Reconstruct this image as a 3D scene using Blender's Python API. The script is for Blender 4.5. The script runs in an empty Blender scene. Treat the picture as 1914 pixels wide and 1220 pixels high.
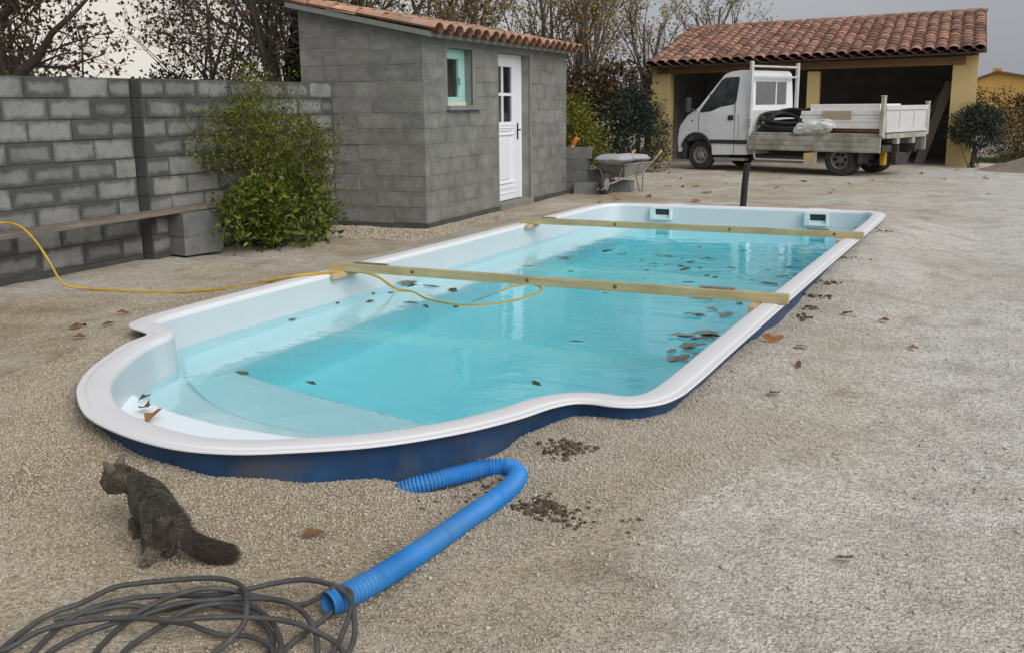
import bpy, bmesh, math, random
import numpy as np
from mathutils import Vector, Matrix
R_ = math.radians
rng = np.random.default_rng(7)
random.seed(7)
scn = bpy.context.scene
col = scn.collection

# ------------------------------------------------------------------ camera
cam_d = bpy.data.cameras.new('camera')
cam = bpy.data.objects.new('camera', cam_d)
col.objects.link(cam)
cam_d.sensor_width = 36.0
cam_d.lens = 35.97
cam_d.clip_start = 0.05
cam_d.clip_end = 3000
cam.matrix_world = Matrix(((0.8986, -0.0851, 0.4304, 0), (0.4385, 0.1946, -0.8774, 0), (-0.0091, 0.9772, 0.2120, 1.57), (0, 0, 0, 1)))
cam.matrix_world = Matrix.LocRotScale(Vector((0, 0, 1.57)), cam.matrix_world.to_quaternion().normalized(), None)
scn.camera = cam

# ------------------------------------------------------------------ sky, sun, exposure
SUN_AZ, SUN_EL = R_(118), R_(38)
world = bpy.data.worlds.new('World')
scn.world = world
world.use_nodes = True
wn, wl = world.node_tree.nodes, world.node_tree.links
wn.clear()
sky = wn.new('ShaderNodeTexSky')
sky.sky_type = 'NISHITA'
sky.sun_disc = False
sky.sun_elevation = SUN_EL
sky.sun_rotation = SUN_AZ
sky.air_density = 1.0
sky.dust_density = 4.0
sky.ozone_density = 1.0
hs = wn.new('ShaderNodeHueSaturation')
hs.inputs['Saturation'].default_value = 0.22
cl = wn.new('ShaderNodeMix'); cl.data_type = 'RGBA'; cl.blend_type = 'MIX'
cl.inputs[0].default_value = 0.72
cl.inputs[7].default_value = (3.25, 3.38, 3.65, 1)      # even grey cloud layer
bg = wn.new('ShaderNodeBackground')
bg.inputs['Strength'].default_value = 0.095
wo = wn.new('ShaderNodeOutputWorld')
wl.new(sky.outputs['Color'], hs.inputs['Color'])
wl.new(hs.outputs['Color'], cl.inputs[6])
# brighter, creamier break in the cloud low over the trees on the left
tc = wn.new('ShaderNodeTexCoord')
dp = wn.new('ShaderNodeVectorMath'); dp.operation = 'DOT_PRODUCT'
dp.inputs[1].default_value = (-0.80, 0.60, 0.02)
wl.new(tc.outputs['Generated'], dp.inputs[0])
mr0 = wn.new('ShaderNodeMapRange'); mr0.interpolation_type = 'SMOOTHSTEP'
mr0.inputs['From Min'].default_value = 0.84; mr0.inputs['From Max'].default_value = 1.0
wl.new(dp.outputs['Value'], mr0.inputs[0])
gl_ = wn.new('ShaderNodeMix'); gl_.data_type = 'RGBA'
gl_.inputs[7].default_value = (6.2, 5.9, 5.3, 1)
cn = wn.new('ShaderNodeTexNoise')
cn.inputs['Scale'].default_value = 2.6; cn.inputs['Detail'].default_value = 4; cn.inputs['Distortion'].default_value = 0.4
cmap = wn.new('ShaderNodeMapping'); cmap.inputs['Scale'].default_value = (1, 1, 3.2)
wl.new(tc.outputs['Generated'], cmap.inputs[0]); wl.new(cmap.outputs[0], cn.inputs['Vector'])
cr_ = wn.new('ShaderNodeMapRange')
cr_.inputs['From Min'].default_value = 0.3; cr_.inputs['From Max'].default_value = 0.7
cr_.inputs['To Min'].default_value = 0.90; cr_.inputs['To Max'].default_value = 1.10
wl.new(cn.outputs['Fac'], cr_.inputs[0])
cm_ = wn.new('ShaderNodeVectorMath'); cm_.operation = 'SCALE'
wl.new(cl.outputs[2], cm_.inputs[0]); wl.new(cr_.outputs[0], cm_.inputs['Scale'])
wl.new(mr0.outputs[0], gl_.inputs[0]); wl.new(cm_.outputs[0], gl_.inputs[6])
wl.new(gl_.outputs[2], bg.inputs['Color'])
wl.new(bg.outputs[0], wo.inputs[0])

sd = bpy.data.lights.new('sun', 'SUN')
sd.energy = 1.5
sd.angle = R_(50)
sd.color = (1.0, 0.985, 0.96)
sun = bpy.data.objects.new('sun', sd)
col.objects.link(sun)
sdir = Vector((math.sin(SUN_AZ) * math.cos(SUN_EL), math.cos(SUN_AZ) * math.cos(SUN_EL), math.sin(SUN_EL)))
sun.rotation_euler = (-sdir).to_track_quat('-Z', 'Y').to_euler()
sun.location = sdir * 60

scn.view_settings.view_transform = 'Standard'
scn.view_settings.look = 'None'
scn.view_settings.exposure = 0.45
scn.view_settings.gamma = 1.0
scn.view_settings.use_curve_mapping = False
scn.render.engine = 'CYCLES'
scn.cycles.use_denoising = True
scn.cycles.max_bounces = 14
scn.cycles.diffuse_bounces = 8
scn.cycles.transmission_bounces = 10
scn.cycles.transparent_max_bounces = 8
scn.cycles.sample_clamp_indirect = 12.0
scn.cycles.blur_glossy = 0.3

# ------------------------------------------------------------------ materials
def nt(name):
    m = bpy.data.materials.new(name)
    m.use_nodes = True
    return m, m.node_tree.nodes, m.node_tree.links, m.node_tree.nodes['Principled BSDF']

def ramp(n, stops):
    r = n.new('ShaderNodeValToRGB')
    e = r.color_ramp.elements
    while len(e) < len(stops):
        e.new(0.5)
    for el, (p, c) in zip(e, stops):
        el.position = p
        el.color = (*c, 1) if len(c) == 3 else c
    return r

def mixc(n, l, mode, fac, a, b):
    m = n.new('ShaderNodeMix'); m.data_type = 'RGBA'; m.blend_type = mode
    for sock, v in ((0, fac), (6, a), (7, b)):
        if hasattr(v, 'is_linked') or isinstance(v, bpy.types.NodeSocket):
            l.new(v, m.inputs[sock])
        elif sock == 0:
            m.inputs[0].default_value = v
        else:
            m.inputs[sock].default_value = (*v, 1)
    return m.outputs[2]

def noise(n, l, scale, detail=3, rough=0.55, vec=None, dist=0.0):
    t = n.new('ShaderNodeTexNoise')
    t.inputs['Scale'].default_value = scale
    t.inputs['Detail'].default_value = detail
    t.inputs['Roughness'].default_value = rough
    t.inputs['Distortion'].default_value = dist
    if vec is not None:
        l.new(vec, t.inputs['Vector'])
    return t.outputs['Fac']

def pos(n):
    return n.new('ShaderNodeNewGeometry').outputs['Position']

def objco(n):
    return n.new('ShaderNodeTexCoord').outputs['Object']

def bump(n, l, h, strength, dist, bsdf, prev=None):
    b = n.new('ShaderNodeBump')
    b.inputs['Strength'].default_value = strength
    b.inputs['Distance'].default_value = dist
    l.new(h, b.inputs['Height'])
    if prev is not None:
        l.new(prev, b.inputs['Normal'])
    l.new(b.outputs[0], bsdf.inputs['Normal'])
    return b.outputs[0]

def mat(name, c, rough=0.7, var=0.15, scale=6.0, bmp=0.0, bscale=40.0, metal=0.0, c2=None, rnd=0.0, space='obj', island=0.0, spec=None, c2range=(0.4, 0.65), bdist=0.01):
    m, n, l, b = nt(name)
    v = objco(n) if space == 'obj' else pos(n)
    f = noise(n, l, scale, 5, 0.6, v)
    lo = tuple(x * (1 - var) for x in c); hi = tuple(min(1, x * (1 + var)) for x in c)
    r = ramp(n, [(0.3, lo), (0.7, hi)])
    l.new(f, r.inputs[0])
    out = r.outputs[0]
    if c2 is not None:
        f2 = noise(n, l, scale * 0.45, 6, 0.65, v, 0.6)
        r2 = ramp(n, [(c2range[0], (0, 0, 0)), (c2range[1], (1, 1, 1))])
        l.new(f2, r2.inputs[0])
        out = mixc(n, l, 'MIX', r2.outputs[0], out, c2)
    if rnd or island:
        src = n.new('ShaderNodeObjectInfo').outputs['Random'] if rnd else n.new('ShaderNodeNewGeometry').outputs['Random Per Island']
        k = rnd or island
        r3 = ramp(n, [(0, (1 - k,) * 3), (1, (1 + k,) * 3)])
        l.new(src, r3.inputs[0])
        out = mixc(n, l, 'MULTIPLY', 1.0, out, r3.outputs[0])
    l.new(out, b.inputs['Base Color'])
    b.inputs['Roughness'].default_value = rough
    b.inputs['Metallic'].default_value = metal
    if spec is not None:
        b.inputs['Specular IOR Level'].default_value = spec
    if bmp:
        h = noise(n, l, bscale, 4, 0.6, v)
        bump(n, l, h, bmp, bdist, b)
    return m

def leafmat(name, stops, rough=0.55, trans=0.25):
    m, n, l, b = nt(name)
    r = ramp(n, stops)
    l.new(n.new('ShaderNodeNewGeometry').outputs['Random Per Island'], r.inputs[0])
    l.new(r.outputs[0], b.inputs['Base Color'])
    b.inputs['Roughness'].default_value = rough
    b.inputs['Specular IOR Level'].default_value = 0.35
    tr = n.new('ShaderNodeBsdfTranslucent')
    l.new(r.outputs[0], tr.inputs['Color'])
    mx = n.new('ShaderNodeMixShader')
    mx.inputs[0].default_value = trans
    l.new(b.outputs[0], mx.inputs[1]); l.new(tr.outputs[0], mx.inputs[2])
    l.new(mx.outputs[0], n['Material Output'].inputs['Surface'])
    return m

M = {}
# -- ground: tan gravel and sand, paler crushed limestone to the right and in patches
def ground_mat():
    m, n, l, b = nt('ground_gravel')
    p = pos(n)
    big = noise(n, l, 0.55, 5, 0.6, p, 0.8)
    med = noise(n, l, 3.0, 5, 0.65, p, 0.5)
    fine = noise(n, l, 45, 3, 0.7, p)
    sep = n.new('ShaderNodeSeparateXYZ'); l.new(p, sep.inputs[0])
    mr = n.new('ShaderNodeMapRange')
    mr.inputs['From Min'].default_value = -2.6; mr.inputs['From Max'].default_value = 0.0
    mr.inputs['To Min'].default_value = -0.09; mr.inputs['To Max'].default_value = 0.19
    l.new(sep.outputs[0], mr.inputs[0])
    my = n.new('ShaderNodeMapRange')
    my.inputs['From Min'].default_value = 1.8; my.inputs['From Max'].default_value = 7.0
    my.inputs['To Min'].default_value = -0.05; my.inputs['To Max'].default_value = 0.15
    l.new(sep.outputs[1], my.inputs[0])
    a = n.new('ShaderNodeMath'); a.operation = 'ADD'; l.new(big, a.inputs[0]); l.new(mr.outputs[0], a.inputs[1])
    a2 = n.new('ShaderNodeMath'); a2.operation = 'ADD'; l.new(a.outputs[0], a2.inputs[0]); l.new(my.outputs[0], a2.inputs[1])
    r = ramp(n, [(0.30, (0.335, 0.27, 0.185)), (0.47, (0.45, 0.385, 0.29)), (0.64, (0.545, 0.505, 0.44)), (0.86, (0.615, 0.59, 0.545))])
    l.new(a2.outputs[0], r.inputs[0])
    rm = ramp(n, [(0.28, (0.74, 0.72, 0.69)), (0.5, (1, 1, 1)), (0.72, (1.12, 1.12, 1.13))])
    l.new(med, rm.inputs[0])
    c = mixc(n, l, 'MULTIPLY', 1.0, r.outputs[0], rm.outputs[0])
    vo = n.new('ShaderNodeTexVoronoi'); vo.inputs['Scale'].default_value = 75
    l.new(p, vo.inputs['Vector'])
    sv = n.new('ShaderNodeSeparateColor'); l.new(vo.outputs['Color'], sv.inputs[0])
    rv = ramp(n, [(0.0, (0.68, 0.66, 0.63)), (0.45, (1.0, 1.0, 1.0)), (1.0, (1.25, 1.24, 1.22))])
    l.new(sv.outputs[0], rv.inputs[0])
    c = mixc(n, l, 'MULTIPLY', 0.85, c, rv.outputs[0])
    rf = ramp(n, [(0.30, (0.62, 0.60, 0.57)), (0.50, (1, 1, 1)), (0.75, (1.22, 1.22, 1.20))])
    l.new(fine, rf.inputs[0])
    c = mixc(n, l, 'MULTIPLY', 0.75, c, rf.outputs[0])
    # brown soil stains and dark crumbs
    st = noise(n, l, 1.7, 7, 0.72, p, 1.2)
    rs = ramp(n, [(0.62, (0, 0, 0)), (0.72, (0.55, 0.55, 0.55))])
    l.new(st, rs.inputs[0])
    c = mixc(n, l, 'MIX', rs.outputs[0], c, (0.17, 0.125, 0.08))
    cr = noise(n, l, 14, 5, 0.75, p)
    rc = ramp(n, [(0.70, (0, 0, 0)), (0.76, (0.7, 0.7, 0.7))])
    l.new(cr, rc.inputs[0])
    c = mixc(n, l, 'MIX', rc.outputs[0], c, (0.24, 0.19, 0.135))
    l.new(c, b.inputs['Base Color'])
    b.inputs['Roughness'].default_value = 0.95
    b.inputs['Specular IOR Level'].default_value = 0.15
    n1 = bump(n, l, vo.outputs['Distance'], 0.55, -0.012, b)
    n2 = bump(n, l, fine, 0.7, 0.02, b, n1)
    bump(n, l, cr, 0.5, 0.03, b, n2)
    return m
M['ground'] = ground_mat()

def pebble_mat():
    m, n, l, b = nt('gravel_pebbles')
    g = n.new('ShaderNodeNewGeometry')
    r = ramp(n, [(0.0, (0.28, 0.215, 0.14)), (0.25, (0.39, 0.32, 0.225)), (0.6, (0.48, 0.41, 0.305)), (0.88, (0.54, 0.485, 0.40)), (1.0, (0.60, 0.56, 0.50))])
    l.new(g.outputs['Random Per Island'], r.inputs[0])
    sep = n.new('ShaderNodeSeparateXYZ'); l.new(g.outputs['Position'], sep.inputs[0])
    mr = n.new('ShaderNodeMapRange')
    mr.inputs['From Min'].default_value = -2.6; mr.inputs['From Max'].default_value = -0.4
    l.new(sep.outputs[0], mr.inputs[0])
    pale = mixc(n, l, 'MIX', 0.5, r.outputs[0], (0.54, 0.51, 0.47))
    c = mixc(n, l, 'MIX', mr.outputs[0], r.outputs[0], pale)
    l.new(c, b.inputs['Base Color'])
    b.inputs['Roughness'].default_value = 0.9
    return m
M['pebble'] = pebble_mat()

def block_mat(name, light, dark, smear, rnd=0.12, blk=(0.25, 0.1), nzamp=0.07, lo=0.012, amp=0.05):
    """concrete block face: pale middle, darker mortar smeared over the edges"""
    m, n, l, b = nt(name)
    o = objco(n); p = pos(n)
    sep = n.new('ShaderNodeSeparateXYZ'); l.new(o, sep.inputs[0])
    def edge(sock, half):
        a = n.new('ShaderNodeMath'); a.operation = 'ABSOLUTE'; l.new(sock, a.inputs[0])
        s = n.new('ShaderNodeMath'); s.operation = 'SUBTRACT'; s.inputs[0].default_value = half; l.new(a.outputs[0], s.inputs[1])
        return s.outputs[0]
    e = n.new('ShaderNodeMath'); e.operation = 'SMOOTH_MIN'; e.inputs[2].default_value = 0.05
    l.new(edge(sep.outputs[0], blk[0]), e.inputs[0]); l.new(edge(sep.outputs[2], blk[1]), e.inputs[1])
    nz = noise(n, l, 7, 4, 0.6, p, 0.4)
    k = n.new('ShaderNodeMath'); k.operation = 'MULTIPLY_ADD'; k.inputs[1].default_value = nzamp; k.inputs[2].default_value = -nzamp / 2
    l.new(nz, k.inputs[0])
    a = n.new('ShaderNodeMath'); a.operation = 'ADD'; l.new(e.outputs[0], a.inputs[0]); l.new(k.outputs[0], a.inputs[1])
    oi = n.new('ShaderNodeObjectInfo')
    k2 = n.new('ShaderNodeMath'); k2.operation = 'MULTIPLY_ADD'; k2.inputs[1].default_value = amp; k2.inputs[2].default_value = -amp * .7
    l.new(oi.outputs['Random'], k2.inputs[0])
    a2 = n.new('ShaderNodeMath'); a2.operation = 'ADD'; l.new(a.outputs[0], a2.inputs[0]); l.new(k2.outputs[0], a2.inputs[1])
    r = ramp(n, [(lo, (0, 0, 0)), (smear, (1, 1, 1))])
    l.new(a2.outputs[0], r.inputs[0])
    c = mixc(n, l, 'MIX', r.outputs[0], dark, light)
    f = noise(n, l, 3.2, 6, 0.65, p, 0.3)
    rf = ramp(n, [(0.3, (0.70,) * 3), (0.7, (1.22,) * 3)]); l.new(f, rf.inputs[0])
    c = mixc(n, l, 'MULTIPLY', 1.0, c, rf.outputs[0])
    g = noise(n, l, 110, 3, 0.7, p)
    rg = ramp(n, [(0.3, (0.8,) * 3), (0.7, (1.18,) * 3)]); l.new(g, rg.inputs[0])
    c = mixc(n, l, 'MULTIPLY', 1.0, c, rg.outputs[0])
    rr = ramp(n, [(0, (1 - rnd,) * 3), (1, (1 + rnd,) * 3)]); l.new(oi.outputs['Random'], rr.inputs[0])
    c = mixc(n, l, 'MULTIPLY', 1.0, c, rr.outputs[0])
    l.new(c, b.inputs['Base Color'])
    b.inputs['Roughness'].default_value = 0.93
    b.inputs['Specular IOR Level'].default_value = 0.2
    n1 = bump(n, l, g, 0.8, 0.010, b)
    bump(n, l, nz, 0.6, 0.025, b, n1)
    return m
M['wall_block'] = block_mat('wall_block', (0.24, 0.24, 0.226), (0.108, 0.109, 0.102), 0.05, 0.2, nzamp=.10, amp=.045)
M['shed_block'] = block_mat('shed_block', (0.232, 0.228, 0.208), (0.205, 0.202, 0.185), 0.05, 0.06, nzamp=.16)
M['mortar'] = mat('mortar', (0.215, 0.212, 0.195), 0.95, 0.3, 5, 0.6, 60, space='pos')
M['mortar_dark'] = mat('mortar_dark', (0.066, 0.067, 0.063), 0.95, 0.25, 5, 0.7, 50, space='pos')
M['render'] = mat('cement_render', (0.205, 0.203, 0.188), 0.9, 0.12, 4, 0.4, 50, space='pos')
M['loose_block'] = mat('loose_block', (0.16, 0.162, 0.155), 0.92, 0.18, 8, 0.5, 90, rnd=0.14, space='pos')

# -- pool
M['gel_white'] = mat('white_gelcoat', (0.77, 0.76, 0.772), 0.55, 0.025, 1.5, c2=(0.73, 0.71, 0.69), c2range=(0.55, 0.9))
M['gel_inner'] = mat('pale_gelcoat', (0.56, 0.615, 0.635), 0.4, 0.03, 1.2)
M['gel_brightened'] = mat('brightened_gelcoat', (0.86, 0.965, 1.0), 0.6, 0.0, 1.2)  # brighter copy of the shell colour, imitates stronger light under water
M['shell_blue'] = mat('blue_shell', (0.017, 0.062, 0.155), 0.5, 0.3, 5, 0.15, 30, c2=(0.10, 0.095, 0.09), c2range=(0.5, 0.78), space='pos')
def water_mat():
    m, n, l, b = nt('pool_water')
    n.remove(b)
    g = n.new('ShaderNodeBsdfGlass')
    g.inputs['IOR'].default_value = 1.333
    g.inputs['Roughness'].default_value = 0.0
    p = pos(n)
    mp = n.new('ShaderNodeMapping'); mp.inputs['Scale'].default_value = (0.8, 1.4, 1)
    l.new(p, mp.inputs[0])
    h1 = noise(n, l, 2.2, 3, 0.5, mp.outputs[0], 0.6)
    h2 = noise(n, l, 9.0, 2, 0.5, mp.outputs[0], 0.3)
    bb = n.new('ShaderNodeBump'); bb.inputs['Strength'].default_value = 0.28; bb.inputs['Distance'].default_value = 0.02
    l.new(h1, bb.inputs['Height'])
    b2 = n.new('ShaderNodeBump'); b2.inputs['Strength'].default_value = 0.10; b2.inputs['Distance'].default_value = 0.01
    l.new(h2, b2.inputs['Height']); l.new(bb.outputs[0], b2.inputs['Normal'])
    l.new(b2.outputs[0], g.inputs['Normal'])
    va = n.new('ShaderNodeVolumeAbsorption')
    va.inputs['Color'].default_value = (0.0, 0.95, 1.0, 1)
    va.inputs['Density'].default_value = 0.37
    l.new(g.outputs[0], n['Material Output'].inputs['Surface'])
    l.new(va.outputs[0], n['Material Output'].inputs['Volume'])
    return m
M['water'] = water_mat()
M['black'] = mat('black_plastic', (0.012, 0.012, 0.013), 0.5, 0.2, 8)
M['skimmer_shade'] = mat('skimmer_shade', (0.05, 0.055, 0.06), 0.6, 0.2, 8)  # dark tone standing in for the shade inside the skimmers
M['skimmer_frame'] = mat('skimmer_frame', (0.62, 0.72, 0.73), 0.4, 0.03, 5)

def wood_mat(name, c, c2, scale=3.0, axis=0):
    m, n, l, b = nt(name)
    o = objco(n)
    mp = n.new('ShaderNodeMapping')
    s = [22.0, 22.0, 22.0]; s[axis] = 0.9
    mp.inputs['Scale'].default_value = s
    l.new(o, mp.inputs[0])
    f = noise(n, l, scale, 5, 0.6, mp.outputs[0], 0.8)
    r = ramp(n, [(0.3, c2), (0.6, c), (0.8, tuple(min(1, x * 1.15) for x in c))]); l.new(f, r.inputs[0])
    st = noise(n, l, 2.3, 5, 0.6, o)
    rs = ramp(n, [(0.35, (0.82, 0.80, 0.72)), (0.65, (1.08, 1.06, 1.04))]); l.new(st, rs.inputs[0])
    c_ = mixc(n, l, 'MULTIPLY', 1.0, r.outputs[0], rs.outputs[0])
    l.new(c_, b.inputs['Base Color'])
    b.inputs['Roughness'].default_value = 0.75
    bump(n, l, f, 0.3, 0.004, b)
    return m
M['pine'] = wood_mat('treated_pine', (0.52, 0.43, 0.24), (0.38, 0.33, 0.19))
M['pine_fresh'] = wood_mat('cut_pine', (0.60, 0.42, 0.24), (0.45, 0.30, 0.16), axis=1)
M['knot'] = mat('pine_knot', (0.16, 0.09, 0.035), 0.7, 0.3, 60)
M['old_wood'] = wood_mat('weathered_wood', (0.22, 0.19, 0.155), (0.11, 0.095, 0.08), axis=1)
M['lath'] = mat('grey_lath', (0.20, 0.165, 0.13), 0.8, 0.3, 15)
M['beam_wood'] = wood_mat('brown_beam', (0.235, 0.125, 0.05), (0.14, 0.075, 0.032))
M['yellow_hose'] = mat('yellow_hose', (0.50, 0.31, 0.025), 0.45, 0.15, 8)
M['blue_conduit'] = mat('blue_conduit', (0.020, 0.215, 0.58), 0.5, 0.15, 6, c2=(0.09, 0.22, 0.40), c2range=(0.5, 0.8))
M['cable'] = mat('grey_cable', (0.060, 0.060, 0.060), 0.6, 0.25, 12, 0.25, 120, c2=(0.11, 0.105, 0.095), c2range=(0.5, 0.72), space='pos')

# -- buildings
M['tile'] = mat('terracotta_tile', (0.33, 0.165, 0.11), 0.9, 0.3, 9, 0.5, 60, c2=(0.15, 0.105, 0.09), c2range=(0.44, 0.66), rnd=0.42, space='pos')
M['tile_shed'] = mat('shed_tile', (0.47, 0.26, 0.165), 0.9, 0.25, 9, 0.5, 60, c2=(0.36, 0.27, 0.21), c2range=(0.48, 0.7), rnd=0.28, space='pos')
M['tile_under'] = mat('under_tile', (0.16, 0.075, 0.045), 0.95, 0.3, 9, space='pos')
M['tile_island'] = mat('terracotta_tile_far', (0.33, 0.165, 0.11), 0.9, 0.3, 9, c2=(0.15, 0.105, 0.09), c2range=(0.44, 0.66), island=0.42, space='pos')
M['ochre'] = mat('ochre_render', (0.50, 0.375, 0.17), 0.9, 0.1, 2.5, 0.4, 60, c2=(0.36, 0.27, 0.13), c2range=(0.6, 0.85), space='pos')
M['ochre_far'] = mat('ochre_far', (0.46, 0.28, 0.075), 0.9, 0.08, 1.0, space='pos')
M['inner_grey'] = mat('garage_inner_wall', (0.22, 0.21, 0.195), 0.95, 0.2, 3, space='pos')
M['concrete_floor'] = mat('concrete_floor', (0.25, 0.23, 0.20), 0.95, 0.2, 3, space='pos')
M['door_white'] = mat('white_door', (0.80, 0.81, 0.84), 0.4, 0.02, 4)
M['teal'] = mat('teal_frame', (0.36, 0.63, 0.56), 0.45, 0.05, 6)
M['cream'] = mat('cream_rail', (0.68, 0.66, 0.56), 0.6, 0.06, 6)
M['iron'] = mat('black_iron', (0.012, 0.012, 0.012), 0.45, 0.1, 6, metal=0.4)
def glass_mat(name, c=(0.02, 0.022, 0.024), rough=0.06):
    m, n, l, b = nt(name)
    f = noise(n, l, 2.5, 3, 0.5, objco(n))
    r = ramp(n, [(0.3, tuple(x * 0.6 for x in c)), (0.7, tuple(x * 1.5 for x in c))]); l.new(f, r.inputs[0])
    l.new(r.outputs[0], b.inputs['Base Color'])
    b.inputs['Roughness'].default_value = rough
    b.inputs['IOR'].default_value = 1.5
    return m
M['glass'] = glass_mat('dark_glass')
M['glass_cab'] = glass_mat('cab_glass', (0.03, 0.033, 0.034), 0.04)
M['glass_rear'] = mat('dusty_glass', (0.16, 0.165, 0.165), 0.35, 0.12, 6)

# -- vehicle and odds
M['truck_white'] = mat('truck_white', (0.78, 0.80, 0.83), 0.35, 0.03, 2, c2=(0.60, 0.585, 0.55), c2range=(0.46, 0.8))
M['bed_grey'] = mat('dusty_aluminium', (0.42, 0.405, 0.36), 0.8, 0.2, 5, 0.3, 30, c2=(0.26, 0.235, 0.19), c2range=(0.44, 0.66))
M['bed_pale'] = mat('pale_steel', (0.54, 0.545, 0.54), 0.6, 0.08, 4, c2=(0.38, 0.37, 0.345), c2range=(0.55, 0.8))
M['bumper'] = mat('grey_bumper', (0.035, 0.036, 0.037), 0.65, 0.1, 5)
M['rubber'] = mat('tyre_rubber', (0.035, 0.034, 0.032), 0.85, 0.25, 10, c2=(0.09, 0.08, 0.07), c2range=(0.5, 0.75))
M['rim'] = mat('dusty_rim', (0.26, 0.255, 0.24), 0.6, 0.25, 10, metal=0.2)
M['chassis'] = mat('chassis', (0.045, 0.04, 0.035), 0.8, 0.3, 6)
M['yellow_paint'] = mat('yellow_paint', (0.50, 0.28, 0.02), 0.6, 0.2, 8)
M['black_hose'] = mat('black_hose', (0.008, 0.008, 0.009), 0.6, 0.2, 10)
M['board_white'] = mat('white_board', (0.84, 0.83, 0.80), 0.7, 0.05, 4, rnd=0.05)
M['cardboard'] = mat('cardboard', (0.45, 0.36, 0.26), 0.8, 0.06, 5)
M['plastic'] = mat('plastic_sheet', (0.74, 0.74, 0.72), 0.4, 0.12, 6, 0.6, 12, bdist=0.05)
M['log'] = mat('log', (0.22, 0.13, 0.07), 0.9, 0.35, 10)
M['galv'] = mat('dusty_galvanised', (0.30, 0.285, 0.255), 0.7, 0.2, 8, c2=(0.16, 0.145, 0.12), c2range=(0.44, 0.64), metal=0.2)
M['bag'] = mat('cement_bag', (0.38, 0.385, 0.40), 0.8, 0.08, 6, 0.4, 14, bdist=0.03)
M['pipe_pale'] = mat('pale_pipe', (0.50, 0.42, 0.33), 0.6, 0.1, 6)
M['orange'] = mat('orange_cap', (0.62, 0.16, 0.03), 0.5, 0.1, 6)
M['soil'] = mat('dark_soil', (0.10, 0.072, 0.046), 0.98, 0.4, 30, island=0.4)
M['mound'] = mat('gravel_heap', (0.24, 0.20, 0.165), 0.95, 0.25, 9, 0.9, 50, space='pos')
M['grass'] = leafmat('grass_blades', [(0, (0.03, 0.06, 0.012)), (1, (0.07, 0.11, 0.025))])
# -- plants
M['bark'] = mat('bark', (0.055, 0.045, 0.036), 0.95, 0.35, 9, 0.6, 30, space='pos')
M['bark_grey'] = mat('bark_grey', (0.13, 0.11, 0.085), 0.95, 0.35, 9, space='pos')
M['leaf_brown'] = leafmat('brown_leaves', [(0, (0.035, 0.022, 0.012)), (0.6, (0.085, 0.05, 0.022)), (1, (0.14, 0.10, 0.03))])
M['leaf_ochre'] = leafmat('ochre_leaves', [(0, (0.16, 0.11, 0.045)), (0.5, (0.34, 0.225, 0.07)), (0.85, (0.46, 0.33, 0.095)), (1, (0.25, 0.23, 0.06))])
M['leaf_ivy'] = leafmat('ivy_leaves', [(0, (0.018, 0.024, 0.012)), (1, (0.04, 0.048, 0.02))])
M['leaf_shrub'] = leafmat('shrub_leaves', [(0, (0.04, 0.06, 0.008)), (0.5, (0.12, 0.145, 0.015)), (0.85, (0.23, 0.225, 0.022)), (1, (0.32, 0.27, 0.03))])
M['leaf_laurel'] = leafmat('laurel_leaves', [(0, (0.035, 0.06, 0.008)), (0.5, (0.10, 0.14, 0.016)), (1, (0.22, 0.235, 0.03))], 0.35)
M['leaf_dark'] = leafmat('dark_evergreen', [(0, (0.012, 0.022, 0.016)), (0.7, (0.028, 0.042, 0.028)), (1, (0.05, 0.065, 0.035))], 0.5, 0.1)
M['leaf_topiary'] = leafmat('topiary_leaves', [(0, (0.012, 0.022, 0.014)), (0.8, (0.03, 0.045, 0.028)), (1, (0.09, 0.11, 0.09))], 0.3, 0.1)
M['leaf_hedge'] = leafmat('brown_hedge_leaves', [(0, (0.045, 0.03, 0.018)), (0.7, (0.10, 0.066, 0.034)), (1, (0.15, 0.11, 0.045))])
M['leaf_straw'] = leafmat('straw_leaves', [(0, (0.09, 0.065, 0.025)), (0.7, (0.22, 0.17, 0.07)), (1, (0.34, 0.30, 0.18))])
M['leaf_conifer'] = leafmat('conifer_leaves', [(0, (0.018, 0.035, 0.012)), (1, (0.07, 0.10, 0.025))], 0.6, 0.1)
M['dead_leaf'] = mat('dead_leaf', (0.20, 0.10, 0.035), 0.8, 0.35, 40, rnd=0.45)
M['wet_leaf'] = mat('wet_leaf', (0.055, 0.055, 0.022), 0.45, 0.4, 40, rnd=0.5)
M['sunk_leaf'] = mat('soaked_leaf', (0.17, 0.19, 0.16), 0.6, 0.3, 30, rnd=0.2)
M['orange_leaf'] = mat('orange_leaf', (0.27, 0.115, 0.028), 0.75, 0.35, 30)

# ------------------------------------------------------------------ mesh helpers
def tag(o, label=None, cat=None, group=None, kind=None):
    if label: o['label'] = label
    if cat: o['category'] = cat
    if group: o['group'] = group
    if kind: o['kind'] = kind
    return o

def link(name, me, m=None, parent=None, loc=(0, 0, 0), rot=(0, 0, 0)):
    if m is not None and not me.materials:
        me.materials.append(M[m] if isinstance(m, str) else m)
    o = bpy.data.objects.new(name, me)
    col.objects.link(o)
    o.location = loc
    o.rotation_euler = rot
    if parent is not None:
        o.parent = parent
    return o

def empty(name, loc=(0, 0, 0), rz=0.0):
    o = bpy.data.objects.new(name, None)
    col.objects.link(o)
    o.location = loc
    o.rotation_euler = (0, 0, rz)
    o.empty_display_size = 0.2
    return o

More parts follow.
